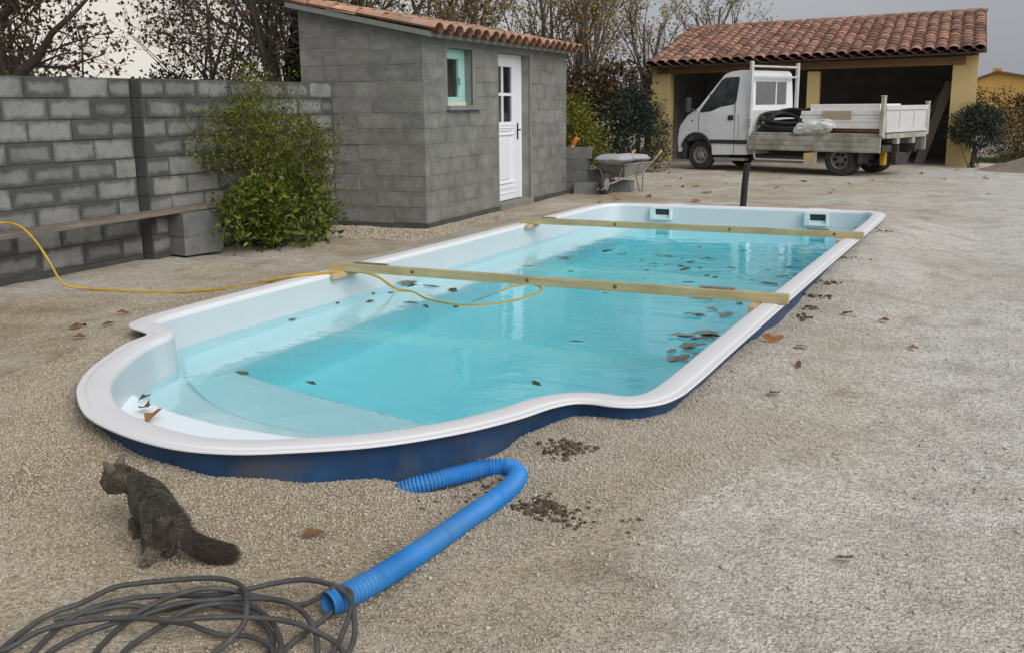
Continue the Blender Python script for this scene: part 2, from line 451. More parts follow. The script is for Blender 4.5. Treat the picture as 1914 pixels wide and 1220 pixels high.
def fast_mesh(name, verts, faces):
    """verts (n,3), faces (m,k) numpy arrays"""
    verts = np.asarray(verts, np.float32); faces = np.asarray(faces, np.int32)
    me = bpy.data.meshes.new(name)
    me.vertices.add(len(verts))
    me.vertices.foreach_set('co', verts.ravel())
    k = faces.shape[1]
    me.loops.add(faces.size)
    me.loops.foreach_set('vertex_index', faces.ravel())
    me.polygons.add(len(faces))
    me.polygons.foreach_set('loop_start', np.arange(0, faces.size, k, dtype=np.int32))
    me.update(calc_edges=True)
    me.validate()
    return me

def smooth(me, ang=35):
    me.polygons.foreach_set('use_smooth', [True] * len(me.polygons))
    me.set_sharp_from_angle(angle=R_(ang))

class MB:
    def __init__(s):
        s.v, s.f = [], []
    def add(s, vs, fs):
        b = len(s.v)
        s.v += [tuple(p) for p in vs]
        s.f += [tuple(i + b for i in f) for f in fs]
        return s
    def box(s, x0, x1, y0, y1, z0, z1, T=None):
        vs = [Vector(p) for p in ((x0, y0, z0), (x1, y0, z0), (x1, y1, z0), (x0, y1, z0), (x0, y0, z1), (x1, y0, z1), (x1, y1, z1), (x0, y1, z1))]
        if T is not None: vs = [T @ p for p in vs]
        return s.add(vs, [(0, 3, 2, 1), (4, 5, 6, 7), (0, 1, 5, 4), (1, 2, 6, 5), (2, 3, 7, 6), (3, 0, 4, 7)])
    def bar(s, a, b, w, h, up=(0, 0, 1)):
        a, b = Vector(a), Vector(b)
        d = (b - a); L = d.length; d.normalize()
        side = d.cross(Vector(up)).normalized(); u2 = side.cross(d)
        T = Matrix.Translation(a) @ Matrix((d, side, u2)).transposed().to_4x4()
        return s.box(0, L, -w / 2, w / 2, -h / 2, h / 2, T)
    def prism(s, poly, y0, y1):
        """poly of (x,z) extruded along y"""
        n = len(poly)
        vs = [(x, y0, z) for x, z in poly] + [(x, y1, z) for x, z in poly]
        fs = [tuple(range(n)), tuple(range(2 * n - 1, n - 1, -1))] + [(i + n, (i + 1) % n + n, (i + 1) % n, i) for i in range(n)]
        return s.add(vs, fs)
    def tube(s, pts, rad, n=10, caps=True, closed=False):
        pts = [Vector(p) for p in pts]
        N = len(pts)
        rads = rad if hasattr(rad, '__len__') else [rad] * N
        base = len(s.v)
        prevn = None
        for i, p in enumerate(pts):
            if closed:
                t = (pts[(i + 1) % N] - pts[i - 1])
            else:
                t = pts[min(i + 1, N - 1)] - pts[max(i - 1, 0)]
            t.normalize()
            if prevn is None:
                ref = Vector((0, 0, 1)) if abs(t.z) < 0.9 else Vector((1, 0, 0))
                nn = t.cross(ref).normalized()
            else:
                nn = (prevn - t * prevn.dot(t)).normalized()
            prevn = nn
            bb = t.cross(nn)
            for k in range(n):
                a = 2 * math.pi * k / n
                s.v.append(tuple(p + (nn * math.cos(a) + bb * math.sin(a)) * rads[i]))
        m = N if closed else N - 1
        for i in range(m):
            j = (i + 1) % N
            for k in range(n):
                k2 = (k + 1) % n
                s.f.append((base + i * n + k, base + i * n + k2, base + j * n + k2, base + j * n + k))
        if caps and not closed:
            s.f.append(tuple(base + k for k in range(n - 1, -1, -1)))
            s.f.append(tuple(base + (N - 1) * n + k for k in range(n)))
        return s
    def lathe(s, prof, n=24, T=None, axis='y'):
        """prof list of (r, t) revolved about local y"""
        base = len(s.v)
        for r, t in prof:
            for k in range(n):
                a = 2 * math.pi * k / n
                p = Vector((r * math.cos(a), t, r * math.sin(a)))
                if T is not None: p = T @ p
                s.v.append(tuple(p))
        for i in range(len(prof) - 1):
            for k in range(n):
                k2 = (k + 1) % n
                s.f.append((base + i * n + k, base + (i + 1) * n + k, base + (i + 1) * n + k2, base + i * n + k2))
        return s
    def build(s, name, m, parent=None, loc=(0, 0, 0), rot=(0, 0, 0), sm=None, bevel=None):
        me = bpy.data.meshes.new(name)
        me.from_pydata(s.v, [], s.f)
        me.update()
        if sm is not None: smooth(me, sm)
        o = link(name, me, m, parent, loc, rot)
        if bevel:
            b = o.modifiers.new('bevel', 'BEVEL')
            b.width = bevel[0]; b.segments = bevel[1]; b.limit_method = 'ANGLE'; b.angle_limit = R_(30)
        return o

def catmull(pts, step=0.05, closed=False):
    P = [Vector(p) for p in pts]
    N = len(P)
    out = []
    rngi = range(N) if closed else range(N - 1)
    for i in rngi:
        if closed:
            p0, p1, p2, p3 = P[i - 1], P[i], P[(i + 1) % N], P[(i + 2) % N]
        else:
            p1, p2 = P[i], P[i + 1]
            p0 = P[i - 1] if i > 0 else p1 * 2 - p2
            p3 = P[i + 2] if i + 2 < N else p2 * 2 - p1
        t0 = 0.0
        t1 = t0 + max(1e-4, (p1 - p0).length ** 0.5); t2 = t1 + max(1e-4, (p2 - p1).length ** 0.5); t3 = t2 + max(1e-4, (p3 - p2).length ** 0.5)
        n = max(1, int(math.ceil((p2 - p1).length / step)))
        for k in range(n):
            t = t1 + (t2 - t1) * k / n
            A1 = p0 * ((t1 - t) / (t1 - t0)) + p1 * ((t - t0) / (t1 - t0))
            A2 = p1 * ((t2 - t) / (t2 - t1)) + p2 * ((t - t1) / (t2 - t1))
            A3 = p2 * ((t3 - t) / (t3 - t2)) + p3 * ((t - t2) / (t3 - t2))
            B1 = A1 * ((t2 - t) / (t2 - t0)) + A2 * ((t - t0) / (t2 - t0))
            B2 = A2 * ((t3 - t) / (t3 - t1)) + A3 * ((t - t1) / (t3 - t1))
            out.append(B1 * ((t2 - t) / (t2 - t1)) + B2 * ((t - t1) / (t2 - t1)))
    if not closed:
        out.append(P[-1])
    return out

def vnoise(x, y, seed=0):
    """2-D value noise, numpy"""
    g = np.random.default_rng(seed).random((64, 64))
    xi = np.floor(x).astype(int); yi = np.floor(y).astype(int)
    fx = x - xi; fy = y - yi
    fx = fx * fx * (3 - 2 * fx); fy = fy * fy * (3 - 2 * fy)
    a = g[xi % 64, yi % 64]; b = g[(xi + 1) % 64, yi % 64]; c = g[xi % 64, (yi + 1) % 64]; d = g[(xi + 1) % 64, (yi + 1) % 64]
    return (a * (1 - fx) + b * fx) * (1 - fy) + (c * (1 - fx) + d * fx) * fy

# ------------------------------------------------------------------ pool outline (world metres) and ground height
OUT0 = [(-5.22, 13.2), (-5.225, 9), (-5.225, 5.8), (-5.19, 5.05), (-5.15, 4.86), (-5.10, 4.745), (-5.03, 4.685), (-4.90, 4.635), (-4.80, 4.595), (-4.755, 4.555), (-4.735, 4.49), (-4.69, 4.32),
        (-4.57, 4.08), (-4.40, 3.79), (-4.21, 3.55), (-4.05, 3.40), (-3.75, 3.185), (-3.48, 3.075), (-3.20, 3.01), (-2.98, 3.0), (-2.757, 3.055),
        (-2.586, 3.15), (-2.288, 3.37), (-2.05, 3.675), (-1.907, 3.975), (-1.84, 4.19), (-1.775, 4.29), (-1.70, 4.315), (-1.60, 4.312), (-1.495, 4.345),
        (-1.405, 4.44), (-1.36, 4.60), (-1.35, 4.85), (-1.357, 5.6), (-1.375, 9), (-1.39, 13.15), (-1.425, 13.43), (-1.57, 13.66), (-1.85, 13.73),
        (-3.2, 13.71), (-4.65, 13.67), (-5.0, 13.61), (-5.16, 13.46)]
OUT = [(p.x, p.y) for p in catmull([(x, y, 0) for x, y in OUT0], 0.045, True)]
OA = np.array(OUT)
tg = np.roll(OA, -1, 0) - np.roll(OA, 1, 0)
tg /= np.linalg.norm(tg, axis=1)[:, None]
INN = np.stack([-tg[:, 1], tg[:, 0]], 1)       # inward normal of the counter-clockwise outline
for _ in range(4):
    INN = (np.roll(INN, 1, 0) + INN * 2 + np.roll(INN, -1, 0)) / 4
INN /= np.linalg.norm(INN, axis=1)[:, None]
RIMZ, WATZ = 0.2, -0.035

def offs(d):
    return OA + INN * d

def inside(poly, x, y):
    r = np.zeros(x.shape, bool)
    n = len(poly)
    for i in range(n):
        x1, y1 = poly[i]; x2, y2 = poly[(i + 1) % n]
        if y1 == y2: continue
        c = ((y1 > y) != (y2 > y)) & (x < (x2 - x1) * (y - y1) / (y2 - y1) + x1)
        r ^= c
    return r

def pool_dist(x, y):
    """distance to the rim outline, sparse polygon"""
    P = OA[::3]; Q = np.roll(P, -1, 0)
    best = np.full(x.shape, 1e9)
    for (ax, ay), (bx, by) in zip(P, Q):
        dx, dy = bx - ax, by - ay
        t = np.clip(((x - ax) * dx + (y - ay) * dy) / (dx * dx + dy * dy), 0, 1)
        best = np.minimum(best, (x - ax - t * dx) ** 2 + (y - ay - t * dy) ** 2)
    return np.sqrt(best)

LVL = [(-5.3, 13, .165), (-5.3, 9, .165), (-5.3, 6, .16), (-5.1, 4.7, .12), (-4.7, 4.2, .10), (-4.3, 3.5, .125), (-3.8, 3.1, .11), (-3.2, 2.95, .085), (-2.8, 3.0, .065),
       (-2.4, 3.25, .03), (-2.1, 3.6, -.02), (-1.95, 3.85, .02), (-1.85, 4.1, .08), (-1.7, 4.25, .115), (-1.45, 4.3, .115), (-1.3, 4.7, .10), (-1.3, 5.5, .095), (-1.3, 6.2, .09),
       (-1.3, 6.7, .06), (-1.3, 7.2, .02), (-1.3, 7.8, .04), (-1.3, 8.5, .08), (-1.3, 10, .115), (-1.3, 13, .16), (-2, 13.8, .165), (-4.5, 13.8, .165)]
def hgt(x, y):
    x = np.asarray(x, float); y = np.asarray(y, float)
    near = (x > -8) & (x < 2) & (y > 0.5) & (y < 17)
    h = 0.022 * (vnoise(x * 0.9 + 7, y * 0.9 + 3, 1) - 0.5) + 0.018 * (vnoise(x * 3 + 7, y * 3 + 3, 2) - 0.5) + 0.010 * (vnoise(x * 9, y * 9, 3) - 0.5)
    fade = np.clip((np.hypot(x + 4, y - 14) - 22) / 20, 0, 1)
    h = h * (1 - fade)
    d = np.full(x.shape, 9.0)
    xs, ys = x[near], y[near]
    if xs.size:
        dn = pool_dist(xs, ys)
        ws = 0; hs_ = 0
        for a, b, c in LVL:
            w = 1 / ((xs - a) ** 2 + (ys - b) ** 2 + 0.01) ** 2
            ws = ws + w; hs_ = hs_ + w * c
        ins = inside([tuple(q) for q in OA[::3]], xs, ys)
        dn = np.where(ins, 0, dn)
        k = np.clip(1 - dn / 1.15, 0, 1)
        k = k * k * (3 - 2 * k)
        hn = h[near] * (1 - 0.6 * k) + (hs_ / ws) * k
        h = h.copy(); h[near] = hn
    return h

def gz(x, y):
    return float(hgt(np.array([x]), np.array([y]))[0])

def build_ground():
    def axis(fine0, fine1, step, far0, far1):
        a = list(np.arange(fine0, fine1, step))
        s = step
        hi = [fine1]
        while hi[-1] < far1:
            s *= 1.22; hi.append(hi[-1] + s)
        s = step
        lo = [fine0]
        while lo[-1] > far0:
            s *= 1.22; lo.append(lo[-1] - s)
        return np.array(lo[:0:-1] + a + hi)
    X = axis(-8.4, 1.2, 0.04, -900, 900)
    Y = axis(1.4, 15.0, 0.04, -60, 1500)
    gx, gy = np.meshgrid(X, Y, indexing='ij')
    z = hgt(gx.ravel(), gy.ravel())
    V = np.stack([gx.ravel(), gy.ravel(), z], 1)
    nx, ny = len(X), len(Y)
    i, j = np.meshgrid(np.arange(nx - 1), np.arange(ny - 1), indexing='ij')
    a = (i * ny + j).ravel()
    F = np.stack([a, a + ny, a + ny + 1, a + 1], 1)
    cx_, cy_ = V[F].mean(1)[:, 0], V[F].mean(1)[:, 1]
    cut = np.zeros(len(F), bool)
    nr = (cx_ > -6) & (cx_ < -1) & (cy_ > 2.5) & (cy_ < 14)
    cut[nr] = inside([tuple(q) for q in offs(0.10)[::2]], cx_[nr], cy_[nr])
    F = F[~cut]
    me = fast_mesh('ground', V, F)
    smooth(me, 80)
    o = link('ground', me, 'ground')
    tag(o, 'tan and pale grey gravel yard around the pool', 'ground', kind='structure')
build_ground()

# ------------------------------------------------------------------ loose gravel: real pebbles
def pebbles():
    oct_v = np.array([(1, 0, 0), (-1, 0, 0), (0, 1, 0), (0, -1, 0), (0, 0, 1), (0, 0, -1)], float)
    oct_f = np.array([(0, 2, 4), (2, 1, 4), (1, 3, 4), (3, 0, 4), (2, 0, 5), (1, 2, 5), (3, 1, 5), (0, 3, 5)])
    xs, ys, ss = [], [], []
    def spread(n, x0, x1, y0, y1, s0, s1, keep=None):
        x = rng.uniform(x0, x1, n); y = rng.uniform(y0, y1, n)
        if keep is not None:
            k = rng.random(n) < keep(x, y); x, y = x[k], y[k]
        xs.append(x); ys.append(y); ss.append(rng.uniform(s0, s1, len(x)))
    # coarse bed at the near end of the pool
    def bed(x, y):
        d = pool_dist(x, y)
        f = np.clip(1.2 - d / 0.75, 0, 1) + 0.16 * (vnoise(x * 2.2, y * 2.2, 5) > 0.45) * (d < 1.9)
        return f
    spread(190000, -5.2, -0.9, 1.7, 4.9, .0032, .0064, bed)
    spread(26000, -1.45, -0.2, 4.6, 9.0, .0035, .0065, lambda x, y: np.clip(1 - (x + 1.4) / 1.1, 0, 1) * 0.8)
    spread(30000, -4.2, 1.0, 1.35, 4.2, .0022, .0048, lambda x, y: 0.2 + 0.8 * (vnoise(x * 1.7 + 9, y * 1.7, 6) > 0.55))
    spread(15000, -8.0, -5.2, 4.3, 8.0, .003, .007, lambda x, y: 0.25 + 0.75 * (vnoise(x * 1.7 + 9, y * 1.7, 6) > 0.5))
    # pale chippings at the foot of the shed
    spread(4000, -8.2, -6.2, 10.2, 11.6, .008, .016, lambda x, y: np.where(y < 11.3, 1, 0.3))
    spread(2500, -6.9, -6.3, 11.3, 13.5, .006, .013, lambda x, y: np.clip(1 - (x + 6.85) / 0.5, 0, 1))
    spread(2600, -5.0, 1.4, 1.4, 9.0, .007, .013, lambda x, y: 0.3 + 0.7 * (vnoise(x * 1.3 + 2, y * 1.3, 16) > 0.6))
    x = np.concatenate(xs); y = np.concatenate(ys); s = np.concatenate(ss)
    k = ~inside([tuple(q) for q in offs(0.07)[::3]], x, y)
    k &= ~((y > 11.25) & (x < -6.7 - (y - 11.36) * 0.072))
    x, y, s = x[k], y[k], s[k]
    z = hgt(x, y)
    N = len(x)
    sc = s[:, None, None] * rng.uniform(0.65, 1.35, (N, 6, 1)) * np.array([1, 1, 0.75])
    a = rng.uniform(0, 6.28, N)
    V = oct_v[None] * sc
    c, sn = np.cos(a)[:, None], np.sin(a)[:, None]
    V = np.stack([V[:, :, 0] * c - V[:, :, 1] * sn, V[:, :, 0] * sn + V[:, :, 1] * c + 0.35 * V[:, :, 2] * np.sign(c), V[:, :, 2]], 2)
    V += np.stack([x, y, z + s * 0.35], 1)[:, None]
    F = (oct_f[None] + (np.arange(N) * 6)[:, None, None]).reshape(-1, 3)
    o = link('gravel', fast_mesh('gravel', V.reshape(-1, 3), F), 'pebble')
    tag(o, 'loose beige gravel scattered in front of the pool', 'gravel', kind='stuff')
pebbles()

# ------------------------------------------------------------------ swimming pool
def loft(name, prof, m, parent, closed_ring=True, sm=40):
    """sweep (offset, z) profile round the pool outline"""
    n = len(OA)
    V = np.concatenate([np.concatenate([offs(d), np.full((n, 1), z)], 1) for d, z in prof])
    F = []
    k = np.arange(n); k2 = (k + 1) % n
    for i in range(len(prof) - 1):
        F.append(np.stack([i * n + k, i * n + k2, (i + 1) * n + k2, (i + 1) * n + k], 1))
    me = fast_mesh(name, V, np.concatenate(F))
    smooth(me, sm)
    return link(name, me, m, parent)

pool = empty('swimming_pool', (0, 0, 0))
tag(pool, 'white polyester pool shell with rounded end filled with turquoise water', 'pool')
loft('rim', [(0.020, .1870), (0.003, .1870), (0.0, .189), (0.0, .1955), (0.003, .1985), (0.010, .199), (0.032, .1975), (0.038, .198), (0.044, .2025), (0.052, .204), (0.144, .2045), (0.154, .201), (0.159, .193), (0.161, .17)], 'gel_white', pool)
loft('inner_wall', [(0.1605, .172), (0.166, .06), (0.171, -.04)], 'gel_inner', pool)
loft('lower_wall', [(0.171, -.04), (0.19, -0.5), (0.215, -1.5)], 'gel_brightened', pool)  # same shell wall; extra underwater light is put into its colour
loft('outer_shell', [(0.018, .1885), (0.060, .184), (0.066, .17), (0.075, -.1), (0.10, -.6)], 'shell_blue', pool)

def pool_floor():
    X = np.arange(-5.2, -1.35, 0.02); Y = np.arange(3.0, 13.75, 0.025)
    gx, gy = np.meshgrid(X, Y, indexing='ij')
    x, y = gx.ravel(), gy.ravel()
    q = x + 3.3
    def step(v, e, w=0.05):
        t = np.clip((v - e) / w + 0.5, 0, 1); return t * t * (3 - 2 * t)
    e0 = 3.83 + 0.31 * (q / 1.2) ** 2
    e1 = 4.17 + 0.50 * (q / 1.25) ** 2
    e2 = 4.72 - 0.20 * (x + 3.0) + 0.05 * (q / 1.2) ** 2
    z = 0.012 - 0.012 * np.clip((y - 3.1) / 0.7, 0, 1)
    z = z + (-0.235 - z) * step(y, e0, 0.06)
    z = z + (-0.42 - z) * step(y, e1, 0.06)
    deep = -1.12 - 0.02 * (y - 5)
    z = z + (deep - z) * step(y, e2 + 0.02, 0.06)
    bench = -0.335 + (deep + 0.335) * step(x, -4.52, 0.06)
    bench = np.where(y > 4.75, bench, -9)
    far = -0.335 + (deep + 0.335) * (1 - step(y, 13.2, 0.12))
    z = np.maximum(np.maximum(z, bench), far)
    V = np.stack([x, y, z], 1)
    nx, ny = len(X), len(Y)
    i, j = np.meshgrid(np.arange(nx - 1), np.arange(ny - 1), indexing='ij')
    a = (i * ny + j).ravel()
    F = np.stack([a, a + ny, a + ny + 1, a + 1], 1)
    c = V[F].mean(1)
    k = inside([tuple(p) for p in offs(0.13)[::2]], c[:, 0], c[:, 1])
    me = fast_mesh('floor_and_steps', V, F[k])
    smooth(me, 80)
    link('floor_and_steps', me, 'gel_brightened', pool)
pool_floor()

for sx in (-4.30, -2.24):
    fr = MB()
    x0, x1, z0, z1 = sx - .17, sx + .13, .005, .172
    y0 = 13.435 if sx < -3 else 13.475
    y1 = y0 + .085
    for b in ((x0, x1, y0, y1, z1 - .02, z1), (x0, x1, y0, y1, z0, z0 + .025), (x0, x0 + .07, y0, y1, z0 + .025, z1 - .02), (x1 - .03, x1, y0, y1, z0 + .025, z1 - .02)):
        fr.box(*b)
    f = fr.build('skimmer', 'skimmer_frame', pool, bevel=(.006, 2))
    MB().box(x0 + .05, x1 - .02, y0 + .055, y0 + .06, z0 + .02, z1 - .01).build('mouth_shade_panel', 'skimmer_shade', f)  # dark panel painted as a shaded opening; the wall behind is uncut
    MB().box(x0 + .068, x1 - .028, y0 + .03, y0 + .042, z0 + .024, z0 + .065).build('weir_flap', 'skimmer_frame', f)

def make_water():
    P = offs(0.158)
    n = len(P)
    V = np.concatenate([np.concatenate([P, np.full((n, 1), WATZ)], 1), np.concatenate([offs(0.158), np.full((n, 1), -2.0)], 1)])
    me = bpy.data.meshes.new('pool_water')
    k = list(range(n))
    fs = [tuple(k), tuple(range(2 * n - 1, n - 1, -1))] + [(i, i + n, (i + 1) % n + n, (i + 1) % n) for i in k]
    me.from_pydata([tuple(v) for v in V], [], fs)
    me.update()
    o = link('pool_water', me, 'water')
    tag(o, 'clear turquoise water inside the pool', 'water', kind='structure')
make_water()

# ------------------------------------------------------------------ battens across the pool
def batten(y, label, knot_x, laths, cleats):
    t = empty('timber_batten', (0, y, RIMZ + .0055))
    tag(t, label, 'batten', 'battens laid across the pool')
    MB().box(-5.185, -1.335, -.025, .025, 0, .068).build('beam', 'pine', t, bevel=(.004, 2))
    for a, b in laths:
        MB().box(a, b, .004, .05, .0685, .078).build('lath', 'lath', t, bevel=(.002, 1))
    for a, b, c, d in cleats:
        MB().box(a, b, c, d, -.047, -.001).build('cleat', 'pine_fresh', t, bevel=(.003, 1))
    for kx in knot_x:
        MB().lathe([(0.0, -.0265), (.014, -.0262), (.017, -.0255)], 14, Matrix.Translation((kx, 0, .036))).build('knot', 'knot', t)
batten(7.06, 'knotty pine batten across the pool, the nearer one', (-3.32, -4.35, -2.6), ((-4.95, -4.62), (-1.97, -1.72)), ((-5.055, -5.01, -.17, .18), (-1.575, -1.53, -.18, .19)))
batten(10.82, 'pine batten across the far part of the pool', (-1.62, -2.7, -4.0), ((-4.93, -4.74), (-1.90, -1.68)), ((-5.055, -5.01, -.14, .16), (-1.575, -1.53, -.18, .16)))

# ------------------------------------------------------------------ hoses and cable
def hose(name, pts, r, m, step, n=10):
    return MB().tube(catmull(pts, step), r, n).build(name, m, sm=60)

yp = [(-8.10, 5.2, .52), (-8.02, 5.75, .57), (-7.90, 6.033, .602), (-7.75, 6.09, .575), (-7.62, 6.13, .45), (-7.50, 6.16, .26), (-7.40, 6.2, .07), (-7.25, 6.33, .018), (-6.884, 6.40, 0), (-6.426, 6.55, 0), (-5.908, 6.64, 0), (-5.50, 6.60, 0), (-5.30, 6.60, .2),
      (-5.21, 6.66, .216), (-5.10, 6.82, .216), (-5.05, 7.0, .205), (-4.985, 7.2, .18), (-4.91, 7.36, .12), (-4.86, 7.46, .04), (-4.84, 7.56, -.02), (-4.70, 7.57, -.034), (-4.357, 7.30, -.034), (-3.994, 7.196, -.034), (-3.773, 7.34, -.034),
      (-3.652, 7.703, -.034), (-3.651, 8.006, -.034), (-3.73, 8.20, -.034), (-3.90, 8.30, -.034), (-3.985, 8.12, -.036), (-3.99, 7.8, -.05), (-4.05, 7.5, -.16)]
yp = [(x, y, (gz(x, y) + .012) if z == 0 else z) for x, y, z in yp]
tag(hose('garden_hose', yp, .011, 'yellow_hose', .04), 'yellow garden hose running from the wall into the pool', 'hose')

cp = [(-1.828, 2.395, .043), (-1.818, 2.428, .043), (-1.785, 2.598, .043), (-1.764, 2.907, .042), (-1.755, 3.211, .042), (-1.747, 3.424, .042), (-1.756, 3.58, .042), (-1.792, 3.694, .042), (-1.857, 3.742, .04), (-1.936, 3.715, .038), (-2.019, 3.608, .034), (-2.108, 3.50, .022), (-2.20, 3.45, -.01), (-2.25, 3.43, -.05)]
cpath = catmull(cp, .0026)
crads = [.0385 + (.0044 - .0006 * min(1, i / 350)) * math.cos(i * 0.0026 / .0155 * 2 * math.pi) for i in range(len(cpath))]
for i in range(4): crads[i] = .0395
cm = MB().tube(cpath, crads, 22, caps=False)
cm.tube(cpath[:60], [.0335] * 60, 16, caps=False)
tag(cm.build('corrugated_conduit', 'blue_conduit', sm=50), 'bent blue corrugated conduit lying on the gravel', 'conduit')

loops = [
 [(-2.30, 1.55, .02), (-2.62, 1.62, .02), (-2.66, 1.76, .02), (-2.558, 1.792, .03), (-2.512, 1.896, .05), (-2.429, 1.989, .06), (-2.317, 2.041, .07), (-2.155, 2.075, .08), (-2.064, 2.138, .08), (-1.957, 2.195, .08), (-1.86, 2.233, .07), (-1.758, 2.234, .06), (-1.672, 2.224, .04), (-1.593, 2.17, .025), (-1.56, 2.05, .02), (-1.62, 1.9, .02), (-1.8, 1.8, .015)],
 [(-2.50, 1.70, .015), (-2.58, 1.80, .015), (-2.605, 1.915, .02), (-2.602, 1.991, .03), (-2.553, 2.081, .04), (-2.519, 2.181, .05), (-2.452, 2.237, .06), (-2.35, 2.312, .06), (-2.256, 2.36, .06), (-2.172, 2.362, .065), (-2.082, 2.305, .082), (-1.996, 2.215, .10), (-1.97, 2.168, .07), (-1.97, 2.116, .05), (-1.98, 2.049, .03), (-2.0, 1.95, .02), (-2.06, 1.84, .02)],
 [(-2.42, 1.72, .02), (-2.495, 1.879, .02), (-2.519, 1.995, .03), (-2.49, 2.088, .04), (-2.423, 2.157, .05), (-2.32, 2.235, .05), (-2.212, 2.299, .04), (-2.113, 2.378, .05), (-2.05, 2.432, .06), (-1.978, 2.466, .07), (-1.894, 2.462, .085), (-1.80, 2.425, .10), (-1.73, 2.385, .092), (-1.69, 2.34, .07), (-1.643, 2.27, .045), (-1.62, 2.18, .03), (-1.65, 2.05, .02), (-1.75, 1.93, .02)],
 [(-2.35, 1.70, .02), (-2.43, 1.846, .02), (-2.418, 1.96, .03), (-2.343, 2.064, .05), (-2.317, 2.155, .06), (-2.262, 2.204, .08), (-2.205, 2.268, .08), (-2.148, 2.323, .06), (-2.10, 2.338, .05), (-1.992, 2.378, .03), (-1.929, 2.388, .03), (-1.882, 2.405, .055), (-1.828, 2.43, .095), (-1.77, 2.43, .10), (-1.72, 2.37, .085), (-1.69, 2.29, .055), (-1.665, 2.18, .03), (-1.68, 2.05, .02), (-1.76, 1.93, .02)],
 [(-2.20, 1.75, .02), (-2.303, 1.893, .02), (-2.354, 2.024, .02), (-2.352, 2.087, .03), (-2.313, 2.148, .04), (-2.251, 2.207, .05), (-2.161, 2.271, .05), (-2.067, 2.322, .05), (-1.971, 2.352, .05), (-1.882, 2.328, .05), (-1.79, 2.267, .05), (-1.739, 2.218, .04), (-1.711, 2.169, .02), (-1.74, 2.03, .02)],
 [(-2.1, 1.80, .02), (-2.227, 1.934, .02), (-2.249, 2.033, .02), (-2.241, 2.125, .03), (-2.237, 2.19, .03), (-2.194, 2.233, .04), (-2.133, 2.276, .04), (-2.045, 2.295, .04), (-1.956, 2.265, .04), (-1.865, 2.198, .04), (-1.812, 2.14, .03), (-1.80, 2.04, .02), (-1.88, 1.9, .02)],
 [(-2.24, 2.10, .05), (-2.155, 2.13, .04), (-2.104, 2.134, .03), (-2.031, 2.141, .03), (-1.963, 2.17, .03), (-1.898, 2.164, .03), (-1.833, 2.13, .03), (-1.79, 2.06, .02), (-1.83, 1.95, .02)],
 [(-1.78, 2.62, .042), (-1.795, 2.52, .04), (-1.812, 2.40, .034), (-1.823, 2.319, .02), (-1.822, 2.219, .02), (-1.815, 2.157, .02), (-1.774, 2.06, .02), (-1.80, 1.95, .02)],
 [(-2.56, 1.98, .03), (-2.485, 2.082, .03), (-2.43, 2.144, .03), (-2.325, 2.192, .02), (-2.241, 2.247, .03), (-2.145, 2.269, .03), (-2.042, 2.281, .03), (-1.942, 2.236, .03), (-1.882, 2.191, .02), (-1.84, 2.10, .02), (-1.86, 2.0, .02)],
]
cb = MB()
for lp in loops:
    cb.tube(catmull([(x, y, z + gz(x, y) - .004) for x, y, z in lp], .012), .0088, 9)
tag(cb.build('power_cable', 'cable', sm=60), 'tangled coil of thick dark grey cable on the gravel', 'cable')

# ------------------------------------------------------------------ block walls
_blk = {}
def block_mesh(L, H, D, m, ch=.004):
    """front-chamfered block: x length, z height, front face towards -y, origin mid front"""
    key = (round(L, 3), round(H, 3), D, m)
    if key in _blk: return _blk[key]
    a, h = L / 2, H / 2
    v = [(-a + ch, 0, -h + ch), (a - ch, 0, -h + ch), (a - ch, 0, h - ch), (-a + ch, 0, h - ch), (-a, ch, -h), (a, ch, -h), (a, ch, h), (-a, ch, h), (-a, D, -h), (a, D, -h), (a, D, h), (-a, D, h)]
    f = [(0, 1, 2, 3), (4, 5, 1, 0), (5, 6, 2, 1), (6, 7, 3, 2), (7, 4, 0, 3), (8, 9, 5, 4), (9, 10, 6, 5), (10, 11, 7, 6), (11, 8, 4, 7)]
    me = bpy.data.meshes.new('block')
    me.from_pydata(v, [], f); me.update()
    me.materials.append(M[m])
    _blk[key] = me
    return me

def lay_blocks(parent, x0, x1, z0, z1, y, m, holes=(), face='front', ch=.2, bl=.5, shift=0.0, topf=None, proud=.006, D=.05, joint=.012, rs=None):
    """courses of blocks on a wall face; face 'front' looks to -y (origin at x,z), 'gable' looks to -x (wall runs along +y)"""
    rr = random.Random(rs or 3)
    z = z0; c = 0
    while z < z1 - .03:
        zt = min(z + ch, z1)
        H = zt - z - joint
        x = x0 - ((c % 2) * bl / 2 + shift) % bl
        while x < x1 - .02:
            a, b = max(x, x0), min(x + bl, x1)
            x += bl
            if b - a < .06: continue
            segs = [(a, b)]
            for hx0, hx1, hz0, hz1 in holes:
                if zt <= hz0 + .02 or z >= hz1 - .02: continue
                ns = []
                for s0, s1 in segs:
                    if s1 <= hx0 or s0 >= hx1: ns.append((s0, s1)); continue
                    if s0 < hx0: ns.append((s0, hx0))
                    if s1 > hx1: ns.append((hx1, s1))
                segs = ns
            for s0, s1 in segs:
                if s1 - s0 < .05: continue
                Hc = H; zc = (z + zt) / 2
                if topf is not None:
                    tp = min(topf(s0), topf(s1))
                    if tp < z + .04: continue
                    if tp < zt: Hc = tp - z - joint; zc = (z + tp) / 2
                me = block_mesh(s1 - s0 - joint, Hc, D, m)
                pr = proud + rr.uniform(-.0035, .006)
                tilt = rr.uniform(-.006, .006)
                mid = (s0 + s1) / 2
                if face == 'front':
                    o = link('block', me, None, parent, (mid, y - pr, zc), (0, tilt, 0))
                else:      # facing -x or +x, running along y
                    if face == 'gable':
                        o = link('block', me, None, parent, (y - pr, mid, zc), (tilt, 0, -math.pi / 2))
                    else:
                        o = link('block', me, None, parent, (y + pr, mid, zc), (tilt, 0, math.pi / 2))
        z += ch; c += 1

